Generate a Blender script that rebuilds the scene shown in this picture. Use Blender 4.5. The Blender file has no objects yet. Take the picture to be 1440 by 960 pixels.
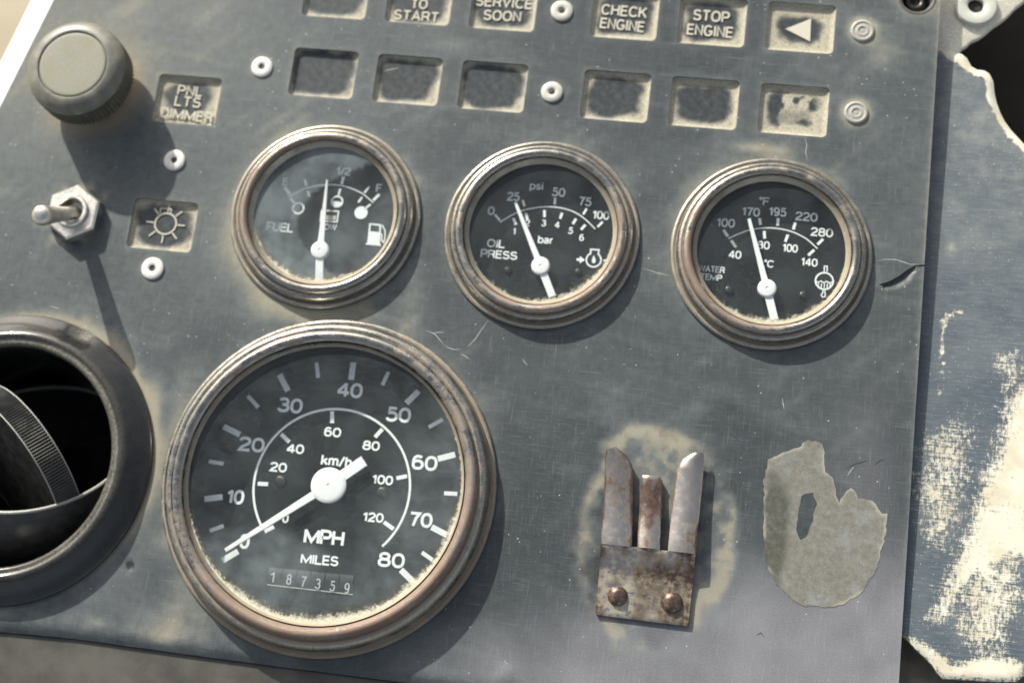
import bpy, math, random
import numpy as np
from mathutils import Vector, Matrix
from mathutils.geometry import delaunay_2d_cdt

# ------------------------------------------------------------------ camera, sky, sun, exposure
SC = bpy.context.scene
COL = SC.collection
MM = 0.001
F_PX = 2054.767
CAM_D = 424.677                       # camera height over the panel face, mm
R3 = np.array([[0.98800695, 0.12348906, -0.09269689],
               [0.09788560, -0.96519843, -0.24250854],
               [-0.11941805, 0.23052643, -0.96571056]])
cam = bpy.data.cameras.new('camera')
cam.sensor_width = 36; cam.lens = 36 * F_PX / 1440
cam.clip_start = 0.01; cam.clip_end = 200
cam.dof.use_dof = True; cam.dof.focus_distance = 0.408; cam.dof.aperture_fstop = 9.0
camo = bpy.data.objects.new('camera', cam); COL.objects.link(camo)
camo.matrix_world = Matrix(((R3[0][0], -R3[1][0], -R3[2][0], 0),
                            (R3[0][1], -R3[1][1], -R3[2][1], 0),
                            (R3[0][2], -R3[1][2], -R3[2][2], CAM_D * MM), (0, 0, 0, 1)))
SC.camera = camo

SLOPE = (1.12, -1.65)                 # shadow offset on the panel per unit of height
EL = math.atan(1 / math.hypot(*SLOPE)); AZ = math.atan2(-SLOPE[0], -SLOPE[1])
w = bpy.data.worlds.new('World'); SC.world = w; w.use_nodes = True
nt = w.node_tree
sky = nt.nodes.new('ShaderNodeTexSky'); sky.sky_type = 'NISHITA'; sky.sun_disc = False
sky.sun_elevation = EL; sky.sun_rotation = AZ; sky.dust_density = 4.0; sky.air_density = 1.0; sky.ozone_density = 1.0
hs = nt.nodes.new('ShaderNodeHueSaturation'); hs.inputs['Saturation'].default_value = .45   # hazy, milky sky
nt.links.new(sky.outputs[0], hs.inputs['Color']); nt.links.new(hs.outputs[0], nt.nodes['Background'].inputs[0])
nt.nodes['Background'].inputs[1].default_value = 0.135
sl = bpy.data.lights.new('sun', 'SUN'); sl.energy = 4.9; sl.angle = math.radians(0.7); sl.color = (1.0, 0.975, 0.88)
so = bpy.data.objects.new('sun', sl); COL.objects.link(so)
so.rotation_euler = Vector((SLOPE[0], SLOPE[1], -1)).to_track_quat('-Z', 'Y').to_euler()
SC.view_settings.view_transform = 'Standard'; SC.view_settings.look = 'None'
SC.view_settings.gamma = 1; SC.view_settings.use_curve_mapping = False
SC.view_settings.exposure = 0.38
SC.render.engine = 'CYCLES'
SC.cycles.max_bounces = 8; SC.cycles.transparent_max_bounces = 12; SC.cycles.caustics_reflective = False

# ------------------------------------------------------------------ helpers
def U(u, v, h=0.0):
    """point of the plane z = h (mm) that the photograph shows at pixel u, v"""
    d = R3.T @ np.array([(u - 720) / F_PX, (v - 480) / F_PX, 1.0])
    s = -(CAM_D - h) / d[2]
    return np.array([s * d[0], s * d[1]])
def U3(u, v, h=0.0):
    a = U(u, v, h); return np.array([a[0], a[1], h])

def inpoly(X, Y, poly):
    X = np.asarray(X, float); Y = np.asarray(Y, float)
    c = np.zeros(X.shape, bool); n = len(poly)
    for i in range(n):
        x0, y0 = poly[i]; x1, y1 = poly[(i + 1) % n]
        if y0 == y1: continue
        c ^= ((y0 > Y) != (y1 > Y)) & (X < (x1 - x0) * (Y - y0) / (y1 - y0) + x0)
    return c
def polydist(X, Y, poly, closed=True):
    X = np.asarray(X, float); Y = np.asarray(Y, float)
    d = np.full(X.shape, 1e9); n = len(poly)
    for i in range(n if closed else n - 1):
        a = np.array(poly[i]); b = np.array(poly[(i + 1) % n]); ab = b - a; L = ab @ ab + 1e-12
        t = np.clip(((X - a[0]) * ab[0] + (Y - a[1]) * ab[1]) / L, 0, 1)
        d = np.minimum(d, np.hypot(X - a[0] - t * ab[0], Y - a[1] - t * ab[1]))
    return d
rs = np.random.RandomState(5)
_G = {}
def vnoise(X, Y, scale, seed=0):
    """smooth value noise in 0..1, feature size = scale mm"""
    if seed not in _G: _G[seed] = np.random.RandomState(seed + 11).rand(256, 256)
    g = _G[seed]; x = np.asarray(X, float) / scale + 1000.3; y = np.asarray(Y, float) / scale + 1000.7
    xi = np.floor(x).astype(int); yi = np.floor(y).astype(int); fx = x - xi; fy = y - yi
    fx = fx * fx * (3 - 2 * fx); fy = fy * fy * (3 - 2 * fy)
    a = g[xi % 256, yi % 256]; b = g[(xi + 1) % 256, yi % 256]; c = g[xi % 256, (yi + 1) % 256]; d = g[(xi + 1) % 256, (yi + 1) % 256]
    return (a * (1 - fx) + b * fx) * (1 - fy) + (c * (1 - fx) + d * fx) * fy
def fnoise(X, Y, s, seed=0):
    return (vnoise(X, Y, s, seed) + .5 * vnoise(X, Y, s / 2.1, seed + 1) + .25 * vnoise(X, Y, s / 4.3, seed + 2)) / 1.75
def sstep(a, b, x): t = np.clip((x - a) / (b - a), 0, 1); return t * t * (3 - 2 * t)

def mesh_obj(name, V, Fc, mat, parent=None, smooth=True, attrs=None, angle=None):
    me = bpy.data.meshes.new(name)
    me.from_pydata([(float(a[0]) * MM, float(a[1]) * MM, float(a[2]) * MM) for a in V], [], [tuple(int(i) for i in f) for f in Fc])
    me.materials.append(mat)
    for k, arr in (attrs or {}).items():
        at = me.attributes.new(k, 'FLOAT', 'POINT'); at.data.foreach_set('value', np.asarray(arr, dtype=np.float32))
    me.polygons.foreach_set('use_smooth', [smooth] * len(me.polygons))
    me.update()
    if smooth and angle: me.set_sharp_from_angle(angle=math.radians(angle))
    o = bpy.data.objects.new(name, me); COL.objects.link(o)
    if parent: o.parent = parent
    return o
def thing(name, label, cat, loc, group=None):
    o = bpy.data.objects.new(name, None); COL.objects.link(o); o.empty_display_size = .005
    o.location = (loc[0] * MM, loc[1] * MM, (loc[2] if len(loc) > 2 else 0) * MM)
    o['label'] = label; o['category'] = cat; o['kind'] = 'thing'
    if group: o['group'] = group
    return o
class MB:
    def __init__(s): s.v = []; s.f = []
    def add(s, V, Fc):
        n = len(s.v); s.v += [tuple(a) for a in V]; s.f += [tuple(i + n for i in f) for f in Fc]
    def obj(s, name, mat, parent=None, smooth=True, angle=35, attrs=None):
        return mesh_obj(name, s.v, s.f, mat, parent, smooth, attrs, angle)

def lathe(prof, n=96, close=True):
    """prof: list of (r, z); returns V, F; caps an end whose r is 0"""
    V = []; Fc = []; m = len(prof)
    for i in range(n):
        a = 2 * math.pi * i / n; c, s = math.cos(a), math.sin(a)
        V += [(r * c, r * s, z) for r, z in prof]
    for i in range(n):
        j = (i + 1) % n
        for k in range(m - 1):
            Fc.append((i * m + k, j * m + k, j * m + k + 1, i * m + k + 1))
    return V, Fc
def tube(pts, rad, n=14, cap=True):
    V = []; Fc = []; pts = [np.array(p, float) for p in pts]
    if not hasattr(rad, '__len__'): rad = [rad] * len(pts)
    for k, p in enumerate(pts):
        t = pts[min(k + 1, len(pts) - 1)] - pts[max(k - 1, 0)]; t /= np.linalg.norm(t) + 1e-12
        up = np.array([0, 0, 1.]) if abs(t[2]) < .9 else np.array([0, 1., 0])
        a = np.cross(t, up); a /= np.linalg.norm(a); b = np.cross(a, t)
        for i in range(n):
            q = 2 * math.pi * i / n; V.append(p + rad[k] * (math.cos(q) * a + math.sin(q) * b))
    for k in range(len(pts) - 1):
        for i in range(n):
            j = (i + 1) % n; Fc.append((k * n + i, k * n + j, (k + 1) * n + j, (k + 1) * n + i))
    if cap:
        Fc.append(tuple(range(n))[::-1]); Fc.append(tuple((len(pts) - 1) * n + i for i in range(n)))
    return V, Fc
def prism(poly, z0, z1, bev=0.0):
    """poly ccw list of (x, y); slab from z0 to z1 with a chamfered top edge"""
    n = len(poly); P = [np.array(p, float) for p in poly]
    area = sum(P[i][0] * P[(i + 1) % n][1] - P[(i + 1) % n][0] * P[i][1] for i in range(n))
    if area < 0: P = P[::-1]
    def inset(d):
        out = []
        for i in range(n):
            a = P[i] - P[i - 1]; b = P[(i + 1) % n] - P[i]
            a /= np.linalg.norm(a) + 1e-12; b /= np.linalg.norm(b) + 1e-12
            na = np.array([-a[1], a[0]]); nb = np.array([-b[1], b[0]]); m = na + nb; m /= max(.4, 1 + na @ nb)
            out.append(P[i] + m * d)
        return out
    rings = [(P, z0)]
    if bev > 0:
        rings += [(P, z1 - bev), (inset(bev * .35), z1 - bev * .35), (inset(bev), z1)]
    else: rings += [(P, z1)]
    V = []; Fc = []
    for pp, z in rings: V += [(p[0], p[1], z) for p in pp]
    for k in range(len(rings) - 1):
        for i in range(n):
            j = (i + 1) % n; Fc.append((k * n + i, k * n + j, (k + 1) * n + j, (k + 1) * n + i))
    Fc.append(tuple(range(n))[::-1]); Fc.append(tuple((len(rings) - 1) * n + i for i in range(n)))
    return V, Fc
def slab_grid(G, th):
    """G[i][j] = top points; closed sheet th thick, offset along -z"""
    ni, nj = len(G), len(G[0]); V = [tuple(G[i][j]) for i in range(ni) for j in range(nj)]
    V += [(a[0], a[1], a[2] - th) for a in V]; N = ni * nj; Fc = []
    for i in range(ni - 1):
        for j in range(nj - 1):
            a, b, c, d = i * nj + j, (i + 1) * nj + j, (i + 1) * nj + j + 1, i * nj + j + 1
            Fc += [(a, b, c, d), (N + a, N + d, N + c, N + b)]
    for i in range(ni - 1):
        for j in (0, nj - 1):
            a, b = i * nj + j, (i + 1) * nj + j; Fc.append((a, b, N + b, N + a) if j else (b, a, N + a, N + b))
    for j in range(nj - 1):
        for i in (0, ni - 1):
            a, b = i * nj + j, i * nj + j + 1; Fc.append((a, b, N + b, N + a) if not i else (b, a, N + a, N + b))
    return V, Fc
def rrect(cx, cy, w, h, r, n=5):
    out = []
    for (sx, sy, a0) in ((1, 1, 0), (-1, 1, 90), (-1, -1, 180), (1, -1, 270)):
        for k in range(n):
            a = math.radians(a0 + 90 * k / (n - 1)); out.append((cx + sx * (w / 2 - r) + r * math.cos(a), cy + sy * (h / 2 - r) + r * math.sin(a)))
    return out
def circle(cx, cy, r, n=64): return [(cx + r * math.cos(2 * math.pi * i / n), cy + r * math.sin(2 * math.pi * i / n)) for i in range(n)]

def sheet(name, outline, holes, spacing, zfun, thick, mat, parent, attrfun, extra=None, edge_mat=None, jitter=.3):
    """flat sheet with holes, finely triangulated so that it can carry dents and dust attributes"""
    loops = [outline] + holes; pts = []; edges = []
    for lp in loops:
        q = []
        for i in range(len(lp)):
            a = np.array(lp[i], float); b = np.array(lp[(i + 1) % len(lp)], float); k = max(1, int(np.linalg.norm(b - a) / (spacing * 1.2)))
            q += [a + (b - a) * t / k for t in range(k)]
        n0 = len(pts); pts += q; edges += [(n0 + i, n0 + (i + 1) % len(q)) for i in range(len(q))]
    nb = len(pts); B = np.array(pts)
    x0, y0 = B.min(0); x1, y1 = B.max(0)
    gx, gy = np.meshgrid(np.arange(x0, x1, spacing), np.arange(y0, y1, spacing)); gx = gx.ravel(); gy = gy.ravel()
    gx = gx + rs.uniform(-jitter, jitter, gx.shape) * spacing; gy = gy + rs.uniform(-jitter, jitter, gy.shape) * spacing
    if extra is not None: gx = np.concatenate([gx, extra[:, 0]]); gy = np.concatenate([gy, extra[:, 1]])
    keep = inpoly(gx, gy, outline)
    for h in holes: keep &= ~inpoly(gx, gy, h)
    gx, gy = gx[keep], gy[keep]
    near = np.zeros(gx.shape, bool)
    for lp in loops: near |= polydist(gx, gy, lp) < spacing * .3
    gx, gy = gx[~near], gy[~near]
    allp = [Vector((float(a), float(b))) for a, b in B] + [Vector((float(a), float(b))) for a, b in zip(gx, gy)]
    vo, eo, fo, ov, oe, of = delaunay_2d_cdt(allp, edges, [], 0, 1e-6, True)
    V = np.array([(v.x, v.y) for v in vo]); T = np.array([f for f in fo if len(f) == 3])
    c = V[T].mean(1); k = inpoly(c[:, 0], c[:, 1], outline)
    for h in holes: k &= ~inpoly(c[:, 0], c[:, 1], h)
    T = T[k]
    z = zfun(V[:, 0], V[:, 1]); n = len(V)
    # boundary edges -> walls and flat back
    from collections import defaultdict
    cnt = defaultdict(int)
    E = np.concatenate([T[:, [0, 1]], T[:, [1, 2]], T[:, [2, 0]]])
    es = set(map(tuple, E.tolist())); bd = [(a, b) for a, b in es if (b, a) not in es]
    bi = sorted({i for e in bd for i in e}); m1 = {v: n + k for k, v in enumerate(bi)}
    V3 = [(V[i, 0], V[i, 1], z[i]) for i in range(n)] + [(V[i, 0], V[i, 1], z[i] - thick) for i in bi]
    Fc = [tuple(t) for t in T.tolist()] + [(b, a, m1[a], m1[b]) for a, b in bd]
    A = attrfun(V[:, 0], V[:, 1]); AA = {}
    for kk, arr in A.items(): AA[kk] = np.concatenate([arr, arr[bi]])
    o = mesh_obj(name, V3, Fc, mat, parent, True, AA, 40)
    return o

# ------------------------------------------------------------------ node helpers
class NT:
    def __init__(s, name):
        s.m = bpy.data.materials.new(name); s.m.use_nodes = True; s.t = s.m.node_tree
        s.b = s.t.nodes['Principled BSDF']; s.out = s.t.nodes['Material Output']; s._c = None
    def n(s, ty, **kw):
        x = s.t.nodes.new(ty)
        for k, v in kw.items(): setattr(x, k, v)
        return x
    def l(s, a, b): s.t.links.new(a, b)
    def put(s, sock, v):
        if isinstance(v, bpy.types.NodeSocket): s.l(v, sock)
        elif isinstance(v, (tuple, list)) and len(v) == 3 and sock.type == 'RGBA': sock.default_value = (*v, 1)
        else: sock.default_value = v
    def mm(s):
        if s._c is None:
            tc = s.n('ShaderNodeTexCoord'); mp = s.n('ShaderNodeVectorMath', operation='SCALE'); mp.inputs[3].default_value = 1000
            s.l(tc.outputs['Object'], mp.inputs[0]); s._c = mp.outputs[0]
        return s._c
    def noise(s, scale, detail=3, rough=.55, stretch=None, off=0, ramp=None):
        v = s.mm()
        if stretch or off:
            mp = s.n('ShaderNodeMapping'); s.l(v, mp.inputs[0])
            if stretch: mp.inputs['Scale'].default_value = stretch
            mp.inputs['Location'].default_value = (off, off * .7, off * .3); v = mp.outputs[0]
        x = s.n('ShaderNodeTexNoise'); x.inputs['Scale'].default_value = scale; x.inputs['Detail'].default_value = detail; x.inputs['Roughness'].default_value = rough
        s.l(v, x.inputs['Vector']); o = x.outputs['Fac']
        return s.rng(o, *ramp) if ramp else o
    def rng(s, v, a, b, c=0., d=1.):
        x = s.n('ShaderNodeMapRange'); x.interpolation_type = 'SMOOTHSTEP'
        s.put(x.inputs[0], v); x.inputs[1].default_value = a; x.inputs[2].default_value = b; x.inputs[3].default_value = c; x.inputs[4].default_value = d
        return x.outputs[0]
    def math(s, op, a, b=0., clamp=False):
        x = s.n('ShaderNodeMath', operation=op, use_clamp=clamp); s.put(x.inputs[0], a); s.put(x.inputs[1], b); return x.outputs[0]
    def mix(s, f, a, b):
        x = s.n('ShaderNodeMix', data_type='RGBA'); s.put(x.inputs[0], f); s.put(x.inputs[6], a); s.put(x.inputs[7], b); return x.outputs[2]
    def attr(s, name):
        x = s.n('ShaderNodeAttribute', attribute_name=name); return x.outputs['Fac']
    def bump(s, h, strength=.3, dist=.0001):
        x = s.n('ShaderNodeBump'); x.inputs['Strength'].default_value = strength; x.inputs['Distance'].default_value = dist
        s.l(h, x.inputs['Height']); s.l(x.outputs[0], s.b.inputs['Normal'])
    def set(s, **kw):
        names = dict(col='Base Color', rough='Roughness', metal='Metallic', spec='Specular IOR Level', coat='Coat Weight', croug='Coat Roughness')
        for k, v in kw.items(): s.put(s.b.inputs[names[k]], v)
        return s.m

DUST = (0.36, 0.325, 0.24); DUST2 = (0.48, 0.45, 0.35); TAN = (0.33, 0.235, 0.145)

def m_panel():
    s = NT('worn_blue_grey_plastic')
    brush = s.noise(1.6, 4, .6, (.10, 2.6, 1)); brush2 = s.noise(1.5, 4, .6, (2.2, .12, 1), 30)
    cloud = s.noise(.028, 5, .6); fine = s.noise(3.0, 3, .7)
    base = s.mix(s.rng(cloud, .3, .7), (.014, .020, .024), (.027, .0345, .0385))
    base = s.mix(s.math('MULTIPLY', s.rng(brush, .50, .70), .42), base, (.095, .108, .110))
    base = s.mix(s.math('MULTIPLY', s.rng(brush2, .52, .8), s.math('ADD', .22, s.math('MULTIPLY', s.attr('scuff'), .5))), base, (.24, .235, .25))
    # scuffed pale zone
    sc = s.math('MULTIPLY', s.attr('scuff'), s.rng(fine, .25, .75, .55, 1.1), True)
    base = s.mix(s.math('MULTIPLY', sc, .85), base, (.30, .29, .315))
    # dust film and heavy dust, with the top-left sheen painted in
    d = s.attr('dust'); patch = s.noise(.35, 5, .65, None, 8)
    df = s.math('MULTIPLY', d, s.rng(patch, .25, .75, .70, 1.25)); df = s.math('MULTIPLY', df, s.rng(fine, .3, .7, .75, 1.15), True)
    base = s.mix(df, base, s.mix(s.rng(d, .32, .85), (.175, .198, .197), s.mix(s.rng(patch, .35, .65), (.32, .29, .215), (.25, .25, .205))))
    ru = s.math('MULTIPLY', s.attr('tan'), s.rng(s.noise(.5, 4, .6, None, 3), .3, .7, .3, 1.3), True)
    base = s.mix(ru, base, TAN)
    # specks of grit
    vo = s.n('ShaderNodeTexVoronoi'); vo.inputs['Scale'].default_value = .34; s.l(s.mm(), vo.inputs['Vector'])
    sp = s.rng(vo.outputs['Distance'], .04, .085, 1, 0)
    sp = s.math('MULTIPLY', sp, s.rng(s.noise(.09, 4, .7, None, 51), .44, .58))
    base = s.mix(s.math('MULTIPLY', sp, .75), base, (.6, .58, .5))
    g2 = s.rng(s.noise(5.5, 2, .8, None, 61), .66, .74); base = s.mix(s.math('MULTIPLY', g2, .35), base, (.45, .44, .38))
    hair = s.rng(s.noise(2.2, 3, .5, (.03, 1.6, 1), 91), .66, .72); base = s.mix(s.math('MULTIPLY', hair, .35), base, (.26, .27, .27))
    hair = s.rng(s.noise(2.4, 3, .5, (1.3, .035, 1), 97), .67, .73); base = s.mix(s.math('MULTIPLY', hair, .3), base, (.26, .27, .27))
    dk = s.attr('dark'); base = s.mix(dk, base, (.02, .022, .02))
    rough = s.math('ADD', s.rng(brush, .2, .8, .34, .52), s.math('MULTIPLY', df, .35))
    s.bump(s.math('ADD', s.math('MULTIPLY', brush, .6), s.math('ADD', s.math('MULTIPLY', brush2, .4), s.math('MULTIPLY', df, .9))), .35, .00012)
    return s.set(col=base, rough=rough, spec=.32)
def m_plastic(name, c, rough=.4, dustamt=.0, spec=.5, scale=.4, dcol=DUST):
    s = NT(name); n1 = s.noise(scale, 5, .6); n2 = s.noise(scale * 9, 3, .6, None, 5)
    f = s.math('MULTIPLY', s.rng(n1, .35, .72), dustamt); f = s.math('ADD', f, s.math('MULTIPLY', s.attr('dust'), s.rng(n2, .3, .65, .4, 1.2)), True)
    col = s.mix(s.rng(n2, .3, .7), tuple(x * .8 for x in c), tuple(x * 1.2 for x in c))
    s.bump(n2, .15, .0001)
    return s.set(col=s.mix(f, col, dcol), rough=s.math('ADD', rough, s.math('MULTIPLY', f, .4), True), spec=spec)
def m_metal(name, c, rough=.25, rustcol=(.22, .10, .045), rustamt=.35, dustamt=.2, scale=.5):
    s = NT(name); n1 = s.noise(scale, 6, .65); n2 = s.noise(scale * 6, 4, .65, None, 7); n3 = s.noise(scale * .35, 3, .5, None, 17)
    ru = s.math('ADD', s.math('MULTIPLY', s.attr('rust'), 1.0), s.math('MULTIPLY', n3, rustamt))
    ru = s.math('MULTIPLY', s.rng(s.math('ADD', ru, s.math('MULTIPLY', s.math('SUBTRACT', n1, .5), 1.1)), .42, .86), s.rng(n2, .28, .62, .55, 1.0))
    du = s.math('ADD', s.attr('dust'), s.math('MULTIPLY', s.rng(n3, .4, .7), dustamt))
    du = s.math('MULTIPLY', du, s.rng(n2, .3, .62, .45, 1.15), True)
    rc = s.mix(s.rng(n2, .35, .65), rustcol, tuple(min(1, x * 1.6 + .012) for x in rustcol))
    col = s.mix(ru, s.mix(s.rng(n1, .3, .7), tuple(x * .72 for x in c), c), rc)
    col = s.mix(du, col, DUST)
    met = s.math('MULTIPLY', s.math('SUBTRACT', 1., ru, True), s.math('SUBTRACT', 1., du, True))
    ro = s.math('ADD', s.rng(n2, .3, .7, rough * .8, rough * 1.5), s.math('MULTIPLY', s.math('ADD', ru, du), .45), True)
    s.bump(s.math('ADD', s.math('MULTIPLY', n2, .3), s.math('ADD', ru, du)), .4, .00010)
    return s.set(col=col, rough=ro, metal=met, spec=.5)
def m_clip():
    s = NT('tarnished_spring_steel'); big = s.noise(.13, 3, .5, (1, .6, 1), 4); mid = s.noise(.55, 5, .6, None, 8); fine = s.noise(3.2, 4, .7, None, 21)
    e = s.attr('rust'); v = s.math('ADD', e, s.math('ADD', s.math('MULTIPLY', s.math('SUBTRACT', big, .5), 1.9), s.math('MULTIPLY', s.math('SUBTRACT', mid, .5), .9)))
    f = s.rng(v, .10, .55); col = s.mix(f, (.56, .51, .45), s.mix(s.rng(mid, .35, .65), (.075, .050, .042), (.15, .098, .076)))
    du = s.math('MULTIPLY', s.rng(s.math('ADD', s.attr('dust'), s.math('MULTIPLY', s.math('SUBTRACT', mid, .5), 1.1)), .3, .75), s.rng(fine, .25, .65, .55, 1.), True)
    col = s.mix(du, col, s.mix(s.rng(big, .4, .6), (.30, .27, .18), (.22, .20, .14)))
    s.bump(s.math('ADD', s.math('MULTIPLY', fine, .25), s.math('ADD', du, f)), .25, .00008)
    ro = s.math('ADD', s.rng(mid, .3, .7, .16, .27), s.math('ADD', s.math('MULTIPLY', f, .12), s.math('MULTIPLY', du, .5)), True)
    return s.set(col=col, rough=ro, metal=s.math('MULTIPLY', s.math('SUBTRACT', 1., du, True), s.math('SUBTRACT', 1., s.math('MULTIPLY', f, .45))), spec=.5)
def m_glass(name, film=.06):
    s = NT(name); s.t.nodes.remove(s.b)
    tr = s.n('ShaderNodeBsdfTransparent'); tr.inputs[0].default_value = (.97, .98, .98, 1)
    gl = s.n('ShaderNodeBsdfGlossy'); gl.inputs['Roughness'].default_value = .04
    lw = s.n('ShaderNodeLayerWeight'); p5 = s.math('POWER', lw.outputs['Facing'], 5.); frv = s.math('ADD', .022, s.math('MULTIPLY', p5, .9))
    m1 = s.n('ShaderNodeMixShader'); s.l(frv, m1.inputs[0]); s.l(tr.outputs[0], m1.inputs[1]); s.l(gl.outputs[0], m1.inputs[2])
    df = s.n('ShaderNodeBsdfDiffuse'); a0 = s.attr('dust')
    fine = s.noise(2.4, 4, .8); mid = s.noise(.9, 5, .7, None, 9); cl = s.noise(.09, 4, .6, None, 19)
    s.put(df.inputs[0], s.mix(s.rng(a0, .1, .5), (.50, .58, .60), s.mix(s.rng(mid, .35, .65), (.56, .52, .40), (.62, .60, .50))))
    a = s.attr('dust')
    body = s.math('MULTIPLY', s.rng(s.math('ADD', a, s.math('MULTIPLY', s.math('SUBTRACT', mid, .5), .9)), .32, .78), .88)
    spk = s.math('MULTIPLY', s.rng(fine, .57, .68), s.rng(mid, .3, .7, .08, .6))
    film_refl = s.math('MULTIPLY', s.rng(cl, .25, .75, .4, 1.6), film)
    film_refl = s.math('MULTIPLY', film_refl, s.attr('top')); spk = s.math('MULTIPLY', spk, s.rng(s.attr('top'), 0, 1))  # film strength also carries the painted reflection patches
    f = s.math('ADD', body, s.math('ADD', s.math('MULTIPLY', spk, .5), film_refl), True)
    m2 = s.n('ShaderNodeMixShader'); s.l(f, m2.inputs[0]); s.l(m1.outputs[0], m2.inputs[1]); s.l(df.outputs[0], m2.inputs[2])
    s.l(m2.outputs[0], s.out.inputs[0]); return s.m
def m_pane():
    s = NT('dusty_legend_pane'); fine = s.noise(2.2, 4, .7); mid = s.noise(.45, 5, .65, None, 4)
    a = s.attr('dust'); f = s.rng(s.math('ADD', a, s.math('MULTIPLY', s.math('SUBTRACT', mid, .5), .45)), .02, 1.0)
    f = s.math('MULTIPLY', f, s.rng(fine, .25, .7, .6, 1.05), True)
    base = s.mix(s.rng(mid, .3, .7), (.020, .026, .030), (.040, .047, .050))
    col = s.mix(f, base, s.mix(s.rng(fine, .35, .65), DUST, DUST2))
    s.bump(s.math('ADD', f, s.math('MULTIPLY', fine, .3)), .5, .0002)
    return s.set(col=col, rough=s.math('ADD', .42, s.math('MULTIPLY', f, .45)), spec=.4)
def m_side():
    s = NT('blue_coat_worn_to_cream_plastic'); brush = s.noise(1.2, 4, .65, (.16, 1.8, 1)); b2 = s.noise(1.2, 4, .6, (1.8, .2, 1), 9); fine = s.noise(.8, 7, .78, (1.3, .7, 1), 6); cl = s.noise(.05, 4, .6)
    base = s.mix(s.rng(cl, .3, .7), (.060, .078, .100), (.100, .120, .132))
    base = s.mix(s.math('MULTIPLY', s.rng(brush, .45, .75), .45), base, (.20, .225, .24))
    base = s.mix(s.math('MULTIPLY', s.attr('dust'), s.rng(s.noise(.3, 5, .6, None, 2), .3, .7, .3, 1.)), base, (.36, .36, .31))
    base = s.mix(s.math('MULTIPLY', s.rng(s.noise(1.7, 3, .6, None, 70), .66, .70), .7), base, (.5, .48, .42))
    a = s.attr('wear'); n = s.math('ADD', s.math('MULTIPLY', fine, .65), s.math('ADD', s.math('MULTIPLY', brush, .30), s.math('MULTIPLY', b2, .15)))
    f = s.rng(s.math('ADD', a, s.math('MULTIPLY', s.math('SUBTRACT', n, .55), 2.8)), .36, .78)
    cream = s.mix(s.rng(s.noise(.12, 4, .6, None, 44), .35, .7), (.64, .62, .51), (.55, .50, .37))
    s.bump(s.math('SUBTRACT', s.math('MULTIPLY', brush, .3), f), .5, .00015)
    return s.set(col=s.mix(f, base, cream), rough=s.math('SUBTRACT', .52, s.math('MULTIPLY', f, .05)), spec=.45)
def m_residue():
    s = NT('grey_adhesive_residue'); n = s.noise(.55, 6, .7); f2 = s.noise(3.5, 3, .7, None, 3)
    col = s.mix(s.rng(n, .35, .68), (.135, .132, .112), (.185, .178, .150))
    col = s.mix(s.rng(s.noise(.16, 5, .7, None, 33), .5, .7), col, (.20, .21, .20)); col = s.mix(s.math('MULTIPLY', s.rng(s.noise(.9, 5, .75, (1, .5, 1), 13), .60, .70), .5), col, (.34, .33, .27))
    col = s.mix(s.math('MULTIPLY', s.rng(f2, .58, .7), .4), col, (.5, .48, .40))
    col = s.mix(s.math('MULTIPLY', s.attr('dark'), s.rng(n, .3, .6, .5, 1.)), col, (.065, .067, .052))
    col = s.mix(s.math('MULTIPLY', s.attr('edge'), .6), col, (.40, .385, .31))
    s.bump(s.math('ADD', n, s.math('MULTIPLY', f2, .4)), .25, .00012)
    return s.set(col=col, rough=.62, spec=.35)
def m_flat(name, c, rough=.5, spec=.5): return NT(name).set(col=c, rough=rough, spec=spec)
def m_dial():
    s = NT('matt_black_dial'); n = s.noise(1.5, 4, .7); c = s.noise(.12, 4, .6, None, 8)
    return s.set(col=s.mix(s.math('MULTIPLY', s.rng(n, .4, .75), s.rng(c, .3, .7, .3, 1.)), (.009, .011, .011), (.026, .029, .028)), rough=.62, spec=.12)
def m_print(name, c):
    s = NT(name); n = s.noise(2.5, 4, .7); return s.set(col=s.mix(s.rng(n, .5, .75), c, tuple(x * .72 for x in c)), rough=.6, spec=.3)
def m_rough(name, c1, c2, scale, rough=.85, bumpd=.0003):
    s = NT(name); n = s.noise(scale, 6, .65); s.bump(n, .5, bumpd); return s.set(col=s.mix(s.rng(n, .3, .7), c1, c2), rough=rough, spec=.3)

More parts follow.
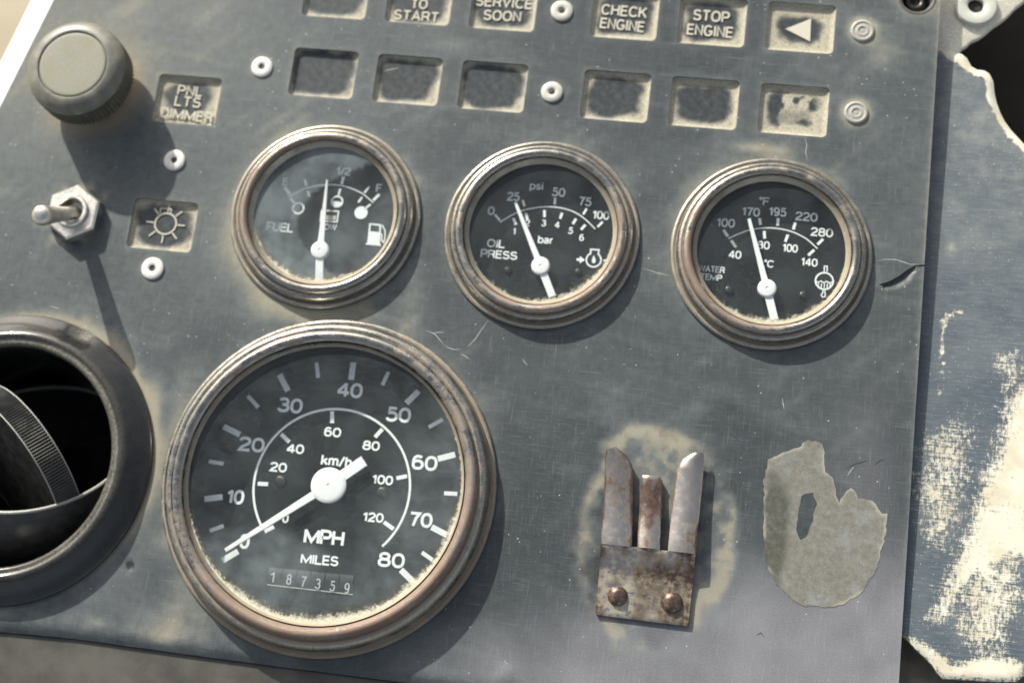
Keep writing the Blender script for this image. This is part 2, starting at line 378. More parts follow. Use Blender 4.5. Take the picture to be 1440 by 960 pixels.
M = dict(
    panel=m_panel(), side=m_side(), pane=m_pane(), residue=m_residue(), dial=m_dial(),
    bezel=m_metal('worn_rusty_bezel_steel', (.37, .355, .32), .20, rustcol=(.120, .070, .045), rustamt=.46, dustamt=.18),
    clip=m_clip(),
    nickel=m_metal('dusty_nickel', (.80, .77, .70), .27, rustamt=.10, dustamt=.30),
    rivet=m_plastic('chalky_aluminium_rivet', (.66, .65, .60), .45, .15, scale=.8, dcol=(.55, .50, .40)),
    rivetmid=m_plastic('weathered_aluminium_rivet', (.46, .46, .42), .45, .4, scale=.8, dcol=(.42, .39, .30)),
    rivetgrey=m_plastic('dusty_grey_rivet', (.32, .32, .30), .5, .6, scale=.8),
    white=m_print('white_dial_print', (.88, .90, .88)), needle=m_flat('white_needle_paint', (.86, .86, .84), .45),
    letter=m_print('dust_filled_lettering', (.52, .49, .40)), darkmetal=m_metal('dark_screw_steel', (.07, .065, .06), .4, rustamt=.2, dustamt=.15),
    knob=m_plastic('dusty_black_rubber', (.135, .132, .108), .34, .45, scale=.25, dcol=(.28, .27, .21)),
    knobface=m_plastic('sun_bleached_knob_face', (.22, .217, .178), .6, .7, scale=.22, dcol=(.28, .26, .17)),
    black=m_plastic('glossy_black_vent_plastic', (.012, .013, .014), .14, .04, .5, scale=.2, dcol=(.26, .24, .19)),
    dullblack=m_plastic('dull_black_vent_plastic', (.026, .027, .025), .38, .22, scale=.3, dcol=(.16, .15, .12)),
    cream=m_plastic('dusty_cream_paint', (.70, .67, .55), .55, .4, scale=.16, dcol=(.58, .51, .38)),
    washer=m_plastic('pale_painted_washer', (.46, .47, .42), .5, .3, scale=.5, dcol=(.60, .57, .46)),
    cavity=m_rough('cavity_shade_black', (.014, .011, .008), (.022, .018, .013), .05),  # near-black colour holds the shade of the deep cavity
    ledge=m_rough('brown_grey_ledge', (.14, .125, .10), (.24, .21, .17), .12),
    trim=m_rough('grey_brown_dash_trim', (.055, .052, .046), (.10, .094, .082), .07, .5),
    paint=m_flat('white_frame_paint', (.80, .79, .73), .4),
    ground=m_rough('sandy_ground', (.42, .36, .26), (.52, .46, .34), .004, .95, .003),
    dustheap=m_rough('settled_dust', DUST, DUST2, .8), odometer=m_flat('black_odometer_drum', (.018, .018, .02), .4),
    odigit=m_flat('grey_odometer_digit', (.42, .45, .46), .5),
    scratchlight=m_flat('pale_scratch', (.42, .42, .38), .6), scratchdark=m_flat('dark_scratch', (.025, .025, .028), .6),
)

# ------------------------------------------------------------------ stroke lettering
def arc(cx, cy, rx, ry, a0, a1, n=14, e=2.3):
    o = []
    for i in range(n + 1):
        a = math.radians(a0 + (a1 - a0) * i / n); c, s = math.cos(a), math.sin(a)
        o.append((cx + rx * math.copysign(abs(c) ** (2 / e), c), cy + ry * math.copysign(abs(s) ** (2 / e), s)))
    return o
def ell(cx, cy, rx, ry, n=24, e=2.3): return arc(cx, cy, rx, ry, 0, 360, n, e)[:-1] + ['closed']
G = {
 '0': (.56, [ell(.28, .5, .28, .5)]),
 '1': (.34, [[(.0, .76), (.14, .80), (.24, .97)], [(.27, 1.04), (.27, -.04)]]),
 '2': (.54, [arc(.27, .73, .26, .27, 175, -25, 14) + [(.40, .48), (.12, .24), (.02, .0), (.58, .0)]]),
 '3': (.54, [arc(.26, .75, .23, .25, 160, -80, 12), [(.19, .53)] + arc(.26, .27, .28, .27, 82, -165, 14)]),
 '4': (.58, [[(-.05, .27), (.63, .27)], [(.42, 1.04), (.42, -.04)], [(.40, .98), (-.01, .32)]]),
 '5': (.54, [[(.52, 1.0), (.12, 1.0), (.05, .50)] + arc(.26, .32, .28, .32, 130, -160, 16)]),
 '6': (.55, [arc(.29, .55, .27, .45, 50, 180, 10) + [(.02, .35)], ell(.28, .31, .26, .31)]),
 '7': (.52, [[(-.02, 1.0), (.53, 1.0), (.33, .6), (.19, -.04)]]),
 '8': (.56, [ell(.28, .765, .23, .235), ell(.28, .27, .28, .27)]),
 '9': (.55, [arc(.26, .45, .27, .45, -130, 0, 10) + [(.53, .65)], ell(.27, .69, .26, .31)]),
 'A': (.66, [[(-.02, -.04), (.33, 1.02), (.68, -.04)], [(.12, .33), (.54, .33)]]),
 'B': (.58, [[(0, 0), (0, 1), (.32, 1)] + arc(.32, .76, .22, .24, 90, -90, 8) + [(.02, .52)], [(.02, 0), (.32, 0)] + arc(.32, .26, .26, .26, -90, 90, 8)]),
 'C': (.64, [arc(.34, .5, .34, .5, 38, 322, 20)]),
 'D': (.62, [[(.28, 0), (0, 0), (0, 1), (.28, 1)] + arc(.28, .5, .34, .5, 90, -90, 12)]),
 'E': (.52, [[(.54, 1), (0, 1), (0, 0), (.56, 0)], [(.03, .52), (.50, .52)]]),
 'F': (.50, [[(.54, 1), (0, 1), (0, -.04)], [(.03, .50), (.46, .50)]]),
 'G': (.68, [arc(.34, .5, .34, .5, 42, 330, 20) + [(.66, .44), (.38, .44)]]),
 'H': (.60, [[(0, 1.04), (0, -.04)], [(.60, 1.04), (.60, -.04)], [(.03, .52), (.57, .52)]]),
 'I': (.06, [[(.03, 1.04), (.03, -.04)]]),
 'K': (.60, [[(0, 1.04), (0, -.04)], [(.58, 1.02), (.03, .42)], [(.20, .62), (.62, -.02)]]),
 'L': (.48, [[(0, 1.04), (0, 0), (.52, 0)]]),
 'M': (.84, [[(0, -.04), (0, 1.0)], [(-.01, .98), (.42, .10), (.85, .98)], [(.84, 1.0), (.84, -.04)]]),
 'N': (.60, [[(0, -.04), (0, 1), (.60, 0), (.60, 1.04)]]),
 'O': (.70, [ell(.35, .5, .35, .5)]),
 'P': (.56, [[(0, -.04), (0, 1), (.32, 1)] + arc(.32, .73, .25, .27, 90, -90, 8) + [(.02, .46)]]),
 'R': (.60, [[(0, -.04), (0, 1), (.34, 1)] + arc(.34, .74, .24, .26, 90, -90, 8) + [(.02, .48)], [(.36, .46), (.52, .36), (.56, .12), (.60, -.03)]]),
 'S': (.58, [arc(.29, .75, .26, .25, 20, 225, 12) + arc(.29, .26, .29, .26, 62, -165, 14)]),
 'T': (.58, [[(-.02, 1), (.60, 1)], [(.29, .97), (.29, -.04)]]),
 'U': (.60, [[(0, 1.04), (0, .35)] + arc(.30, .30, .30, .30, 180, 360, 12) + [(.60, .35), (.60, 1.04)]]),
 'V': (.62, [[(-.02, 1.03), (.31, 0), (.64, 1.03)]]),
 'W': (.90, [[(-.02, 1.03), (.21, 0), (.45, .98), (.69, 0), (.92, 1.03)]]),
 'k': (.44, [[(0, 1.04), (0, -.04)], [(.42, .70), (.03, .28)], [(.16, .42), (.46, -.02)]]),
 'm': (.72, [[(0, .74), (0, -.04)], arc(.18, .48, .18, .22, 180, 0, 8) + [(.36, -.04)], arc(.54, .48, .18, .22, 180, 0, 8) + [(.72, -.04)]]),
 'h': (.42, [[(0, 1.04), (0, -.04)], arc(.21, .44, .21, .26, 180, 0, 8) + [(.42, -.04)]]),
 'b': (.46, [[(0, 1.04), (0, -.04)], ell(.24, .34, .24, .35)]),
 'a': (.44, [arc(.20, .52, .19, .19, 160, 0, 8) + [(.39, -.03)], ell(.19, .19, .19, .19)]),
 'r': (.26, [[(0, .74), (0, -.04)], arc(.24, .42, .22, .28, 175, 90, 6)]),
 'p': (.46, [[(0, .74), (0, -.32)], ell(.24, .34, .24, .35)]),
 's': (.38, [arc(.19, .53, .17, .16, 20, 225, 8) + arc(.19, .18, .19, .17, 62, -165, 10)]),
 'i': (.06, [[(.03, .74), (.03, -.04)], [(.03, 1.04), (.03, .92)]]),
 '/': (.36, [[(0, -.08), (.36, 1.06)]]),
 '°': (.22, [ell(.12, .88, .12, .12, 12, 2)]),
 ' ': (.28, []),
}
def ribbon(pts, w, z, th=0.0):
    """mitred ribbon of width w along pts (2D); closed if the last item is 'closed'"""
    closed = isinstance(pts[-1], str)
    if closed: pts = pts[:-1]
    P = [np.array(p, float) for p in pts]; n = len(P); V = []
    for i in range(n):
        a = P[i] - P[i - 1] if (i > 0 or closed) else P[1] - P[0]
        b = P[(i + 1) % n] - P[i] if (i < n - 1 or closed) else P[-1] - P[-2]
        a = a / (np.linalg.norm(a) + 1e-12); b = b / (np.linalg.norm(b) + 1e-12)
        na = np.array([-a[1], a[0]]); nb = np.array([-b[1], b[0]]); m = (na + nb) / max(.35, 1 + na @ nb)
        V += [(*(P[i] + m * w / 2), z), (*(P[i] - m * w / 2), z)]
    Fc = []
    for i in range(n if closed else n - 1):
        j = (i + 1) % n; Fc.append((2 * i, 2 * i + 1, 2 * j + 1, 2 * j))
    if th:
        N = len(V); V += [(x, y, zz - th) for x, y, zz in V]
        for i in range(n if closed else n - 1):
            j = (i + 1) % n
            Fc.append((2 * i, 2 * j, N + 2 * j, N + 2 * i)); Fc.append((2 * j + 1, 2 * i + 1, N + 2 * i + 1, N + 2 * j + 1))
    return V, Fc
def text(name, s, pl, pr, hpx, z, mat, parent, base, weight=.16, gap=.20, th=0.0):
    """lettering whose left and right mid-height points are seen at pixels pl, pr"""
    A = U(*pl, z); B = U(*pr, z); L = np.linalg.norm(B - A); ex = (B - A) / L; ey = np.array([-ex[1], ex[0]])
    mid = ((pl[0] + pr[0]) / 2, (pl[1] + pr[1]) / 2)
    H = np.linalg.norm(U(mid[0], mid[1] - hpx / 2, z) - U(mid[0], mid[1] + hpx / 2, z))
    st = weight * H; hc = H - st
    tot = 0
    for i, ch in enumerate(s): tot += G[ch][0] + (gap if i < len(s) - 1 else 0)
    sx = (L - st) / max(tot, .05)
    if len(s) == 1 and s == 'I': sx = hc
    mb = MB(); x = st / 2; k = 0
    for ch in s:
        wd, strokes = G[ch]
        for stk in strokes:
            cl = isinstance(stk[-1], str); q = stk[:-1] if cl else stk
            pts = []
            for (a, b) in q:
                X = x + a * sx; Y = -hc / 2 + b * hc
                p = A + ex * X + ey * Y - base[:2]; pts.append((p[0], p[1]))
            if cl: pts.append('closed')
            V, Fc = ribbon(pts, st, z - base[2] + .004 * (k % 5), th); mb.add(V, Fc); k += 1
        x += (wd + gap) * sx
    return mb.obj(name, mat, parent, smooth=False)
def bar(name, p, q, wpx, z, mat, parent, base, th=0.02):
    A = U(*p, z) - base[:2]; B = U(*q, z) - base[:2]; V, Fc = ribbon([A, B], wpx / 4.75, z - base[2], th); mb = MB(); mb.add(V, Fc)
    return mb.obj(name, mat, parent, smooth=False)
def curve_px(name, pts, wpx, z, mat, parent, base, n=8, th=.02):
    P = [U(*p, z) - base[:2] for p in pts]; Q = []
    for i in range(len(P) - 1):
        p0 = P[max(i - 1, 0)]; p1 = P[i]; p2 = P[i + 1]; p3 = P[min(i + 2, len(P) - 1)]
        for k in range(n):
            t = k / n; Q.append(.5 * (2 * p1 + (p2 - p0) * t + (2 * p0 - 5 * p1 + 4 * p2 - p3) * t * t + (3 * p1 - p0 - 3 * p2 + p3) * t ** 3))
    Q.append(P[-1]); V, Fc = ribbon(Q, wpx / 4.75, z - base[2], th); mb = MB(); mb.add(V, Fc)
    return mb.obj(name, mat, parent, smooth=False)

# ------------------------------------------------------------------ layout constants (mm on the panel face)
GC = dict(fuel=(-115.61, 135.37), oil=(-47.73, 135.77), temp=(21.65, 136.32), speed=(-101.78, 52.29))
VENT = (-201.0, 49.6)
KNOB = (-198.55, 171.7)
TOG = tuple(U(101, 297, 4))
CW, CH = 21.0, 16.4
colx = [-134.2, -106.75, -79.3, -40.5, -13.05, 14.4]
CELLS = {}
for r_, y0 in ((1, 202.4), (2, 174.75)):
    for c_, x0 in enumerate(colx): CELLS[(r_, c_)] = (x0 + CW / 2, y0 + CH / 2)
CELLS['lts'] = (-166.8, 170.2); CELLS['sun'] = (-167.0, 127.7)
RIV = [(368, 94, 16, 0), (245, 225, 16, 0), (214, 377, 16.5, 0), (790, 15, 16.5, 1), (776, 129, 16, 1), (1213, 43, 17, 2), (1204, 158, 17, 2)]
HOLE = tuple(U(1290, -3)); HOLER = 5.0
CLIPC = tuple(U(918, 752))
lA, lB = U(75, 0), U(0, 150); dL = (lB - lA) / np.linalg.norm(lB - lA)
EDGE_X = 66.93
bot = [U(u, v) for u, v in ((-300, 868), (-60, 884), (0, 888), (100, 897), (250, 918), (400, 938), (560, 958), (900, 1001), (1300, 1050))]
crack = [U(u, v) for u, v in ((1288, 373.5), (1276, 380), (1264, 389), (1250, 396.5), (1238, 400))]
crack_up = [p + np.array([0.0, .18]) for p in crack]
crack_dn = [p - np.array([0.0, .18]) for p in crack]
ya = U(1302, 373.5)[1]
outline = [tuple(lA - dL * 60), *[tuple(lA + dL * 260)]]
bl = bot[0]
outline = [tuple(lA - dL * 45), tuple(lA + dL * 30), tuple(lB + dL * 170), (float(lB[0] + dL[0] * 170), float(bl[1]))] + [tuple(b) for b in bot[1:-1]] + [(EDGE_X, float(bot[-1][1] + .6))]
outline += [(EDGE_X, ya - .32)] + [tuple(p) for p in crack_dn] + [tuple(crack[-1] + np.array([-.6, -.05]))] + [tuple(p) for p in crack_up[::-1]] + [(EDGE_X, ya + .32)]
outline += [(EDGE_X, 239.0)]
holes = [rrect(x, y, CW, CH, 1.5) for (x, y) in CELLS.values()]
holes += [circle(*GC[k], 24.0, 72) for k in ('fuel', 'oil', 'temp')] + [circle(*GC['speed'], 42.5, 110)]
holes += [circle(*VENT, 36, 90), circle(*HOLE, HOLER, 36)]

respx = [(122,175),(135,170),(210,135),(270,118),(275,98),(300,90),(345,100),(368,125),(372,225),(408,248),(420,330),(437,362),(450,325),(485,292),(510,310),(520,345),(575,350),(600,385),(615,410),(643,412),(635,500),(600,640),(540,745),(450,800),(390,815),(270,808),(180,740),(130,660),(108,560),(105,400),(108,260)]
respoly = [tuple(U(1040 + a / 3.096, 590 + b / 3.096)) for a, b in respx]
reshole = [tuple(U(1040 + a / 3.096, 590 + b / 3.096)) for a, b in [(268,330),(318,312),(336,370),(322,430),(290,512),(265,520),(247,480),(256,400)]]
chip = [tuple(U(a, b)) for a, b in ((1240, 401), (1252, 397), (1266, 389), (1278, 380), (1288, 375), (1287, 384), (1279, 397), (1262, 406), (1246, 408))]

def panel_z(X, Y):
    z = .14 * (fnoise(X, Y, 38, 40) - .5) + .03 * (fnoise(X, Y, 9, 44) - .5)
    for k, (x, y) in GC.items():
        R = 50 if k == 'speed' else 30
        r = np.hypot(X - x, Y - y); z -= .05 * np.exp(-((r - R) / 3.) ** 2)
    b = U(710, 950); r = np.hypot(X - b[0], Y - b[1]); z += .55 * sstep(3.6, 1.2, r)
    b = U(183, 795); r = np.hypot(X - b[0], (Y - b[1])); z -= .5 * np.exp(-(r / 1.1) ** 2)
    z -= .75 * inpoly(X, Y, chip) * sstep(-.2, 1.6, polydist(X, Y, [tuple(U(1246, 408)), tuple(U(1262, 406)), tuple(U(1279, 397)), tuple(U(1287, 384))], False))
    dbot = polydist(X, Y, [tuple(b) for b in bot], False); z -= 1.1 * sstep(3.2, 0, dbot) ** 2
    return z
def panel_attr(X, Y):
    n1 = fnoise(X, Y, 30, 1); n2 = fnoise(X, Y, 9, 5); n3 = fnoise(X, Y, 3.2, 9)
    d = .07 + .10 * sstep(.42, .75, n1) + .05 * n2
    d += .26 * sstep(-40, -210, X) * sstep(60, 150, Y) + .12 * sstep(20, 60, X) * sstep(90, 150, Y)
    ca, sa = math.cos(.75), math.sin(.75); uu = X * ca + Y * sa; vv = -X * sa + Y * ca
    wp = vnoise(uu / 9, vv, 2.6, 120); wp2 = vnoise((X * .98 - Y * .2) / 12, (X * .2 + Y * .98), 2.2, 122)
    d += .13 * sstep(.58, .85, wp) * sstep(.45, .7, n1 * .5 + n2 * .5) + .10 * sstep(.6, .85, wp2) * sstep(.4, .65, fnoise(X, Y, 22, 124))
    d += .16 * sstep(-130, -230, X) * sstep(110, 190, Y)  # light sheen of the upper left corner, painted through the dust amount
    tan = np.zeros_like(X)
    for k, R, wdt, amt, (ax, ay), am2 in (('fuel', 30, 4.0, .65, (-.5, -.85), .8), ('oil', 30, 2.6, .45, (-.3, .3), .2), ('temp', 30, 3.2, .5, (-.55, .75), .5), ('speed', 50.5, 4, .35, (-.8, -.3), .5)):
        x, y = GC[k]; r = np.hypot(X - x, Y - y); cs = ((X - x) * ax + (Y - y) * ay) / (r + 1e-6)
        ww = wdt * (.45 + .9 * n2 + am2 * np.clip(cs, 0, 1)); d += amt * np.exp(-np.clip(r - R, 0, None) / ww * 1.3) * (.35 + am2 * np.clip(cs, 0, 1) + .7 * (n2 - .3))
    # dust drift between fuel gauge and speedometer, and left of the speedometer
    for (u, v, a, b, amt) in ((430, 438, 17, 4.5, .50), (240, 880, 10, 9, .30), (250, 560, 4, 12, .2), (215, 560, 3, 7, .55), (205, 650, 3, 14, .30), (650, 65, 12, 3, .28), (1130, 245, 9, 2.2, .25), (690, 190, 10, 5, .2), (1240, 75, 6, 8, .30), (250, 830, 5, 9, .25), (770, 190, 10, 4, .12), (1065, 208, 9, 1.8, .5), (580, 430, 4, 10, .25)):
        c = U(u, v); d += amt * np.exp(-((X - c[0]) / a) ** 2 - ((Y - c[1]) / b) ** 2) * (.5 + n2)
    for u, v, r0, kind in RIV:
        c = U(u, v); r = np.hypot(X - c[0], Y - c[1]); d += (.75 if kind == 2 else .30) * np.exp(-np.clip(r - r0 / 4.6, 0, None) / (1.5 if kind == 2 else .8))
    c = np.array(HOLE); r = np.hypot(X - c[0], Y - c[1]); d += .5 * np.exp(-np.clip(r - HOLER, 0, None) / 3.0)
    # knob foot, switch foot
    r = np.hypot(X - KNOB[0], Y - KNOB[1]); tan += .95 * np.exp(-(np.clip(r - 11, 0, None) / 4.5) ** 2) * (.3 + 1.0 * n2); d += .5 * np.exp(-np.clip(r - 13, 0, None) / 4)
    r = np.hypot(X - TOG[0], Y - TOG[1]); ad = ((X - TOG[0]) * .6 + (Y - TOG[1]) * .8) / (r + 1e-6); d += 1.1 * np.exp(-np.clip(r - 8.5, 0, None) / 2.0) * sstep(.35, .7, n3) * (.3 + .7 * np.abs(ad))
    # vent flange
    r = np.hypot(X - VENT[0], Y - VENT[1]); cs = ((X - VENT[0]) * .85 + (Y - VENT[1]) * .5) / (r + 1e-6)
    d += (.35 + .9 * np.clip(cs, 0, 1)) * np.exp(-np.clip(r - 44.8, 0, None) / (1.2 + 3.5 * n2 * np.clip(cs, 0, 1)))
    tan += .5 * np.exp(-np.clip(r - 44.8, 0, None) / 1.0) * np.clip(cs, 0, 1) * n2 * 1.6
    # dirt patch round the clip
    ex = (X - CLIPC[0]) / 23.2; ey = (Y - CLIPC[1]) / 33.0; e = np.hypot(ex, ey) + .30 * (n2 - .5) + .12 * (n3 - .5)
    core = sstep(1.08, .92, e); d += core * (.16 + .34 * sstep(.35, .62, n3) - .40 * sstep(.48, .66, fnoise(X, Y, 13, 83)) + .25 * sstep(.7, .95, e)); tan += core * sstep(.78, .98, e) * .15 * sstep(.4, .6, n2)
    # cells: a little dust round each opening
    for (x, y) in CELLS.values():
        q = np.maximum(np.abs(X - x) - CW / 2, np.abs(Y - y) - CH / 2); d += .18 * np.exp(-np.clip(q, 0, None) / .8)
    # scuffed lower right
    sc = .80 * sstep(48, 18, Y + .30 * (15 - X)) * sstep(-75, -10, X + 20 * (n1 - .5)) * (.6 + .6 * n2)
    sc += .04 + .14 * sstep(.5, .75, n1) * sstep(100, 40, Y)
    c = U(1215, 690); sc += .25 * np.exp(-((X - c[0]) / 9) ** 2 - ((Y - c[1]) / 25) ** 2)
    ed = np.abs(X - EDGE_X); d += .35 * np.exp(-ed / .7)
    b = U(183, 795); dk = .8 * (np.hypot(X - b[0], Y - b[1]) < 1.3)
    dbot = polydist(X, Y, [tuple(q) for q in bot], False); d += .45 * np.exp(-np.abs(dbot - 5) / 3) * sstep(-100, -150, X) * n3 * 1.3
    dk = np.clip(dk + .25 * inpoly(X, Y, chip), 0, 1)  # chip darkened in colour for the shade in its recess
    return dict(dust=np.clip(d, 0, 1.2), tan=np.clip(tan, 0, 1), scuff=np.clip(sc, 0, 1), dark=dk)

# ------------------------------------------------------------------ the ground and what lies behind the panel
g = mesh_obj('ground', [(-30000, -30000, -900), (30000, -30000, -900), (30000, 30000, -900), (-30000, 30000, -900)], [(0, 1, 2, 3)], M['ground'], smooth=False)
g['kind'] = 'structure'
mb = MB(); mb.add(*prism([(55, 60), (260, 60), (260, 330), (55, 330)], -66, -60)); mb.add(*prism([(55, 60), (61, 60), (61, 330), (55, 330)], -60, -14)); mb.add(*prism([(61, 60), (260, 60), (260, 66), (61, 66)], -60, -20))
o = mb.obj('dark_cavity', M['cavity'], smooth=False); o['kind'] = 'structure'
mb = MB(); mb.add(*prism([(30, -60), (180, -60), (180, 58), (30, 58)], -20, -11.5, 1.5)); o = mb.obj('lower_ledge', M['ledge'], smooth=False); o['kind'] = 'structure'

# ------------------------------------------------------------------ instrument panel
panel = thing('instrument_panel', 'scratched blue-grey plastic dashboard panel holding the four round gauges', 'dashboard panel', (0, 0, 0))
ex_pts = []
for (u, v, a, b, n) in ((918, 752, 24, 34, 2600), (1262, 393, 6, 5, 500), (183, 795, 2, 2, 40), (455, 440, 20, 5, 300)):
    c = U(u, v); ex_pts += [(c[0] + rs.uniform(-a, a), c[1] + rs.uniform(-b, b)) for _ in range(n)]
sheet('panel_face', outline, holes, 1.45, panel_z, 1.8, M['panel'], panel, panel_attr, np.array(ex_pts))
mb = MB(); dark_back = mb
for i, (u, v, r0, kind) in enumerate(RIV):
    c = U(u, v, .6); R = r0 / 4.65
    prof = [(R, -.02), (R, .45), (R * .95, .62), (R * .62, .72), (R * .36, .72), (R * .30, .55), (R * .28, .3)]
    if kind == 2: prof = [(R, -.02), (R, .40), (R * .94, .66), (R * .80, .72), (R * .74, .50), (R * .62, .46), (R * .46, .75), (R * .36, .78), (R * .28, .50), (R * .26, .3)]
    V, Fc = lathe(prof, 32); mt = (M['rivet'], M['rivetmid'], M['rivetgrey'])[kind]
    o = mesh_obj('rivet', V, Fc, mt, panel, True, None, 50); o.location = (c[0] * MM, c[1] * MM, 0); o.rotation_euler = (rs.uniform(-.03, .03), rs.uniform(-.03, .03), 0)
    if kind == 2: o['label'] = 'dusty grey rivet sunk in a pale dust ring'
    V, Fc = lathe([(R * .31, .44), (R * .2, .52 if kind else .40), (0.001, .54 if kind else .38)], 16)
    mesh_obj('mandrel', V, Fc, M['rivetgrey'] if kind == 2 else M['darkmetal'], o, True)
V, Fc = lathe([(HOLER + .9, .0), (HOLER + .5, .18), (HOLER - .1, .1), (HOLER - .6, -1.2), (HOLER - .7, -5), (.01, -5)], 40)
o = mesh_obj('screw_hole', V, Fc, M['trim'], panel); o.location = (HOLE[0] * MM, HOLE[1] * MM, 0)
V, Fc = lathe([(3.4, -4.9), (3.4, -3.2), (2.9, -2.6), (1.4, -2.3), (1.3, -3.4), (.01, -3.5)], 30)
o2 = mesh_obj('screw_head', V, Fc, M['darkmetal'], panel); o2.location = (HOLE[0] * MM, HOLE[1] * MM, 0)
# scratches
lightS = [[(1132, 192), (1134, 205), (1133, 215), (1136, 227)], [(1229, 367), (1245, 365), (1262, 366), (1280, 371), (1300, 372)], [(905, 377), (925, 384), (942, 388)],
          [(597, 464), (611, 470), (624, 485)], [(609, 468), (624, 467)], [(624, 485), (636, 491), (649, 491)], [(656, 488), (668, 478), (687, 450)], [(648, 497), (660, 504)], [(540, 100), (560, 96)],
          [(1100, 560), (1103, 575)], [(1192, 668), (1200, 655)], [(735, 505), (742, 514)], [(70, 430), (84, 434)], [(690, 415), (705, 405)], [(1175, 700), (1181, 712)]]
darkS = [[(1190, 657), (1206, 652), (1222, 647)], [(1229, 655), (1236, 648), (1243, 645)], [(1024, 606), (1036, 616), (1041, 622)], [(1063, 893), (1070, 890), (1075, 896)], [(585, 100), (600, 106)]]
for lst, mt, wd in ((lightS, M['scratchlight'], .85), (darkS, M['scratchdark'], 1.1)):
    for s_ in lst:
        P = [U(*p) for p in s_]; P = [np.array([p[0] + rs.uniform(-.15, .15), p[1] + rs.uniform(-.15, .15)]) for p in P]
        z = float(panel_z(np.array([P[0][0]]), np.array([P[0][1]]))[0]) + .05
        Q = []
        for i in range(len(P) - 1):
            for t in np.linspace(0, 1, 5)[:-1]: Q.append(P[i] * (1 - t) + P[i + 1] * t + rs.uniform(-.05, .05, 2))
        Q.append(P[-1]); V, Fc = ribbon(Q, wd / 4.7, z); n = len(Q)
        V = [(*(Q[i // 2] + (np.array(v[:2]) - Q[i // 2]) * max(.15, math.sin(math.pi * (i // 2 + .4) / n))), float(panel_z(np.array([v[0]]), np.array([v[1]]))[0]) + .04) for i, v in enumerate(V)]
        mb = MB(); mb.add(V, Fc); mb.obj('scratch', mt, panel, smooth=False)

# ------------------------------------------------------------------ legend windows
def pane_mesh(cx, cy, zp, amt, seed, hole=0):
    nx, ny = 34, 28; V = []; dd = []
    for j in range(ny + 1):
        for i in range(nx + 1):
            x = -CW / 2 - .15 + (CW + .3) * i / nx; y = -CH / 2 - .15 + (CH + .3) * j / ny
            e = min(CW / 2 - abs(x), CH / 2 - abs(y)); asym = 1 + .35 * (x / CW) - .35 * (y / CH)
            nz = float(fnoise(np.array([x + cx]), np.array([y + cy]), 5, seed)[0])
            cor = 1 + .5 * sstep(.75, 1.2, math.hypot(x / CW * 2, y / CH * 2) - .15)
            rho = (abs(x / CW * 2) ** 3.2 + abs(y / CH * 2) ** 3.2) ** (1 / 3.2); r0 = .90 - .34 * amt
            a = 1.15 * float(sstep(r0, r0 + .42, rho + .35 * (nz - .5) + .05 * (x / CW - y / CH))) + .06
            if hole: a += hole * (.9 * sstep(.42, .5, nz) * sstep(-1, 3, y) + .5 * sstep(.5, .6, nz))
            z = zp + (.65 + .4 * amt) * math.exp(-max(e, 0) / .55) * (.7 + .5 * nz) + .05 * a
            V.append((x, y, z)); dd.append(a)
    Fc = [(j * (nx + 1) + i, j * (nx + 1) + i + 1, (j + 1) * (nx + 1) + i + 1, (j + 1) * (nx + 1) + i) for j in range(ny) for i in range(nx)]
    n = len(V); V += [(-CW / 2 - .3, -CH / 2 - .3, zp - 2), (CW / 2 + .3, -CH / 2 - .3, zp - 2), (CW / 2 + .3, CH / 2 + .3, zp - 2), (-CW / 2 - .3, CH / 2 + .3, zp - 2)]; dd += [0] * 4
    b = [i for i in range(nx + 1)]; r = [j * (nx + 1) + nx for j in range(ny + 1)]; t = [ny * (nx + 1) + i for i in range(nx, -1, -1)]; l = [j * (nx + 1) for j in range(ny, -1, -1)]
    for row, (c0, c1) in ((b, (n, n + 1)), (r, (n + 1, n + 2)), (t, (n + 2, n + 3)), (l, (n + 3, n))): Fc.append(tuple(row[::-1]) + (c0, c1))
    Fc.append((n + 3, n + 2, n + 1, n)); return V, Fc, dd
WIN = {
 (1, 0): (.42, 'blank grey window at the top edge, first from the left', []),
 (1, 1): (.50, 'recessed legend window reading TO START', [('TO', (578, 5.2), (601.4, 6.4), 14), ('START', (554, 20.5), (617, 25), 14)]),
 (1, 2): (.62, 'recessed legend window reading SERVICE SOON', [('SERVICE', (669, 1.0), (749, 6.4), 14.5), ('SOON', (680, 21), (733, 24), 14.5)]),
 (1, 3): (.72, 'recessed legend window reading CHECK ENGINE', [('CHECK', (846, 13), (910, 18.5), 15), ('ENGINE', (844, 32), (906.4, 38.5), 15)]),
 (1, 4): (.85, 'dusty recessed legend window reading STOP ENGINE', [('STOP', (974.9, 20.7), (1026, 25), 15.5), ('ENGINE', (966, 41), (1031, 46.3), 15.5)]),
 (1, 5): (1.35, 'dust-caked window showing a left-pointing triangle', []),
 (2, 0): (.30, 'blank grey window nearest the single white rivet above the fuel gauge', []),
 (2, 1): (.50, 'blank dusty window between two others above the fuel gauge', []),
 (2, 2): (.40, 'blank dark window just left of the small rivet above the oil gauge', []),
 (2, 3): (.80, 'blank window just right of the small rivet above the oil gauge', []),
 (2, 4): (.85, 'blank window under the STOP ENGINE window, dark in its middle', []),
 (2, 5): (1.15, 'dust-caked blank window with smeared middle, below the triangle window', []),
 'lts': (1.10, 'dust-filled window reading PNL LTS DIMMER beside the knob', [('PNL', (250, 126.5), (285, 129.5), 14), ('LTS', (246, 141.5), (282.5, 145), 14.5), ('DIMMER', (226, 157.5), (299, 166), 14.5)]),
 'sun': (.62, 'dusty window with a sun symbol beside the toggle switch', []),
}
ZP = -1.55
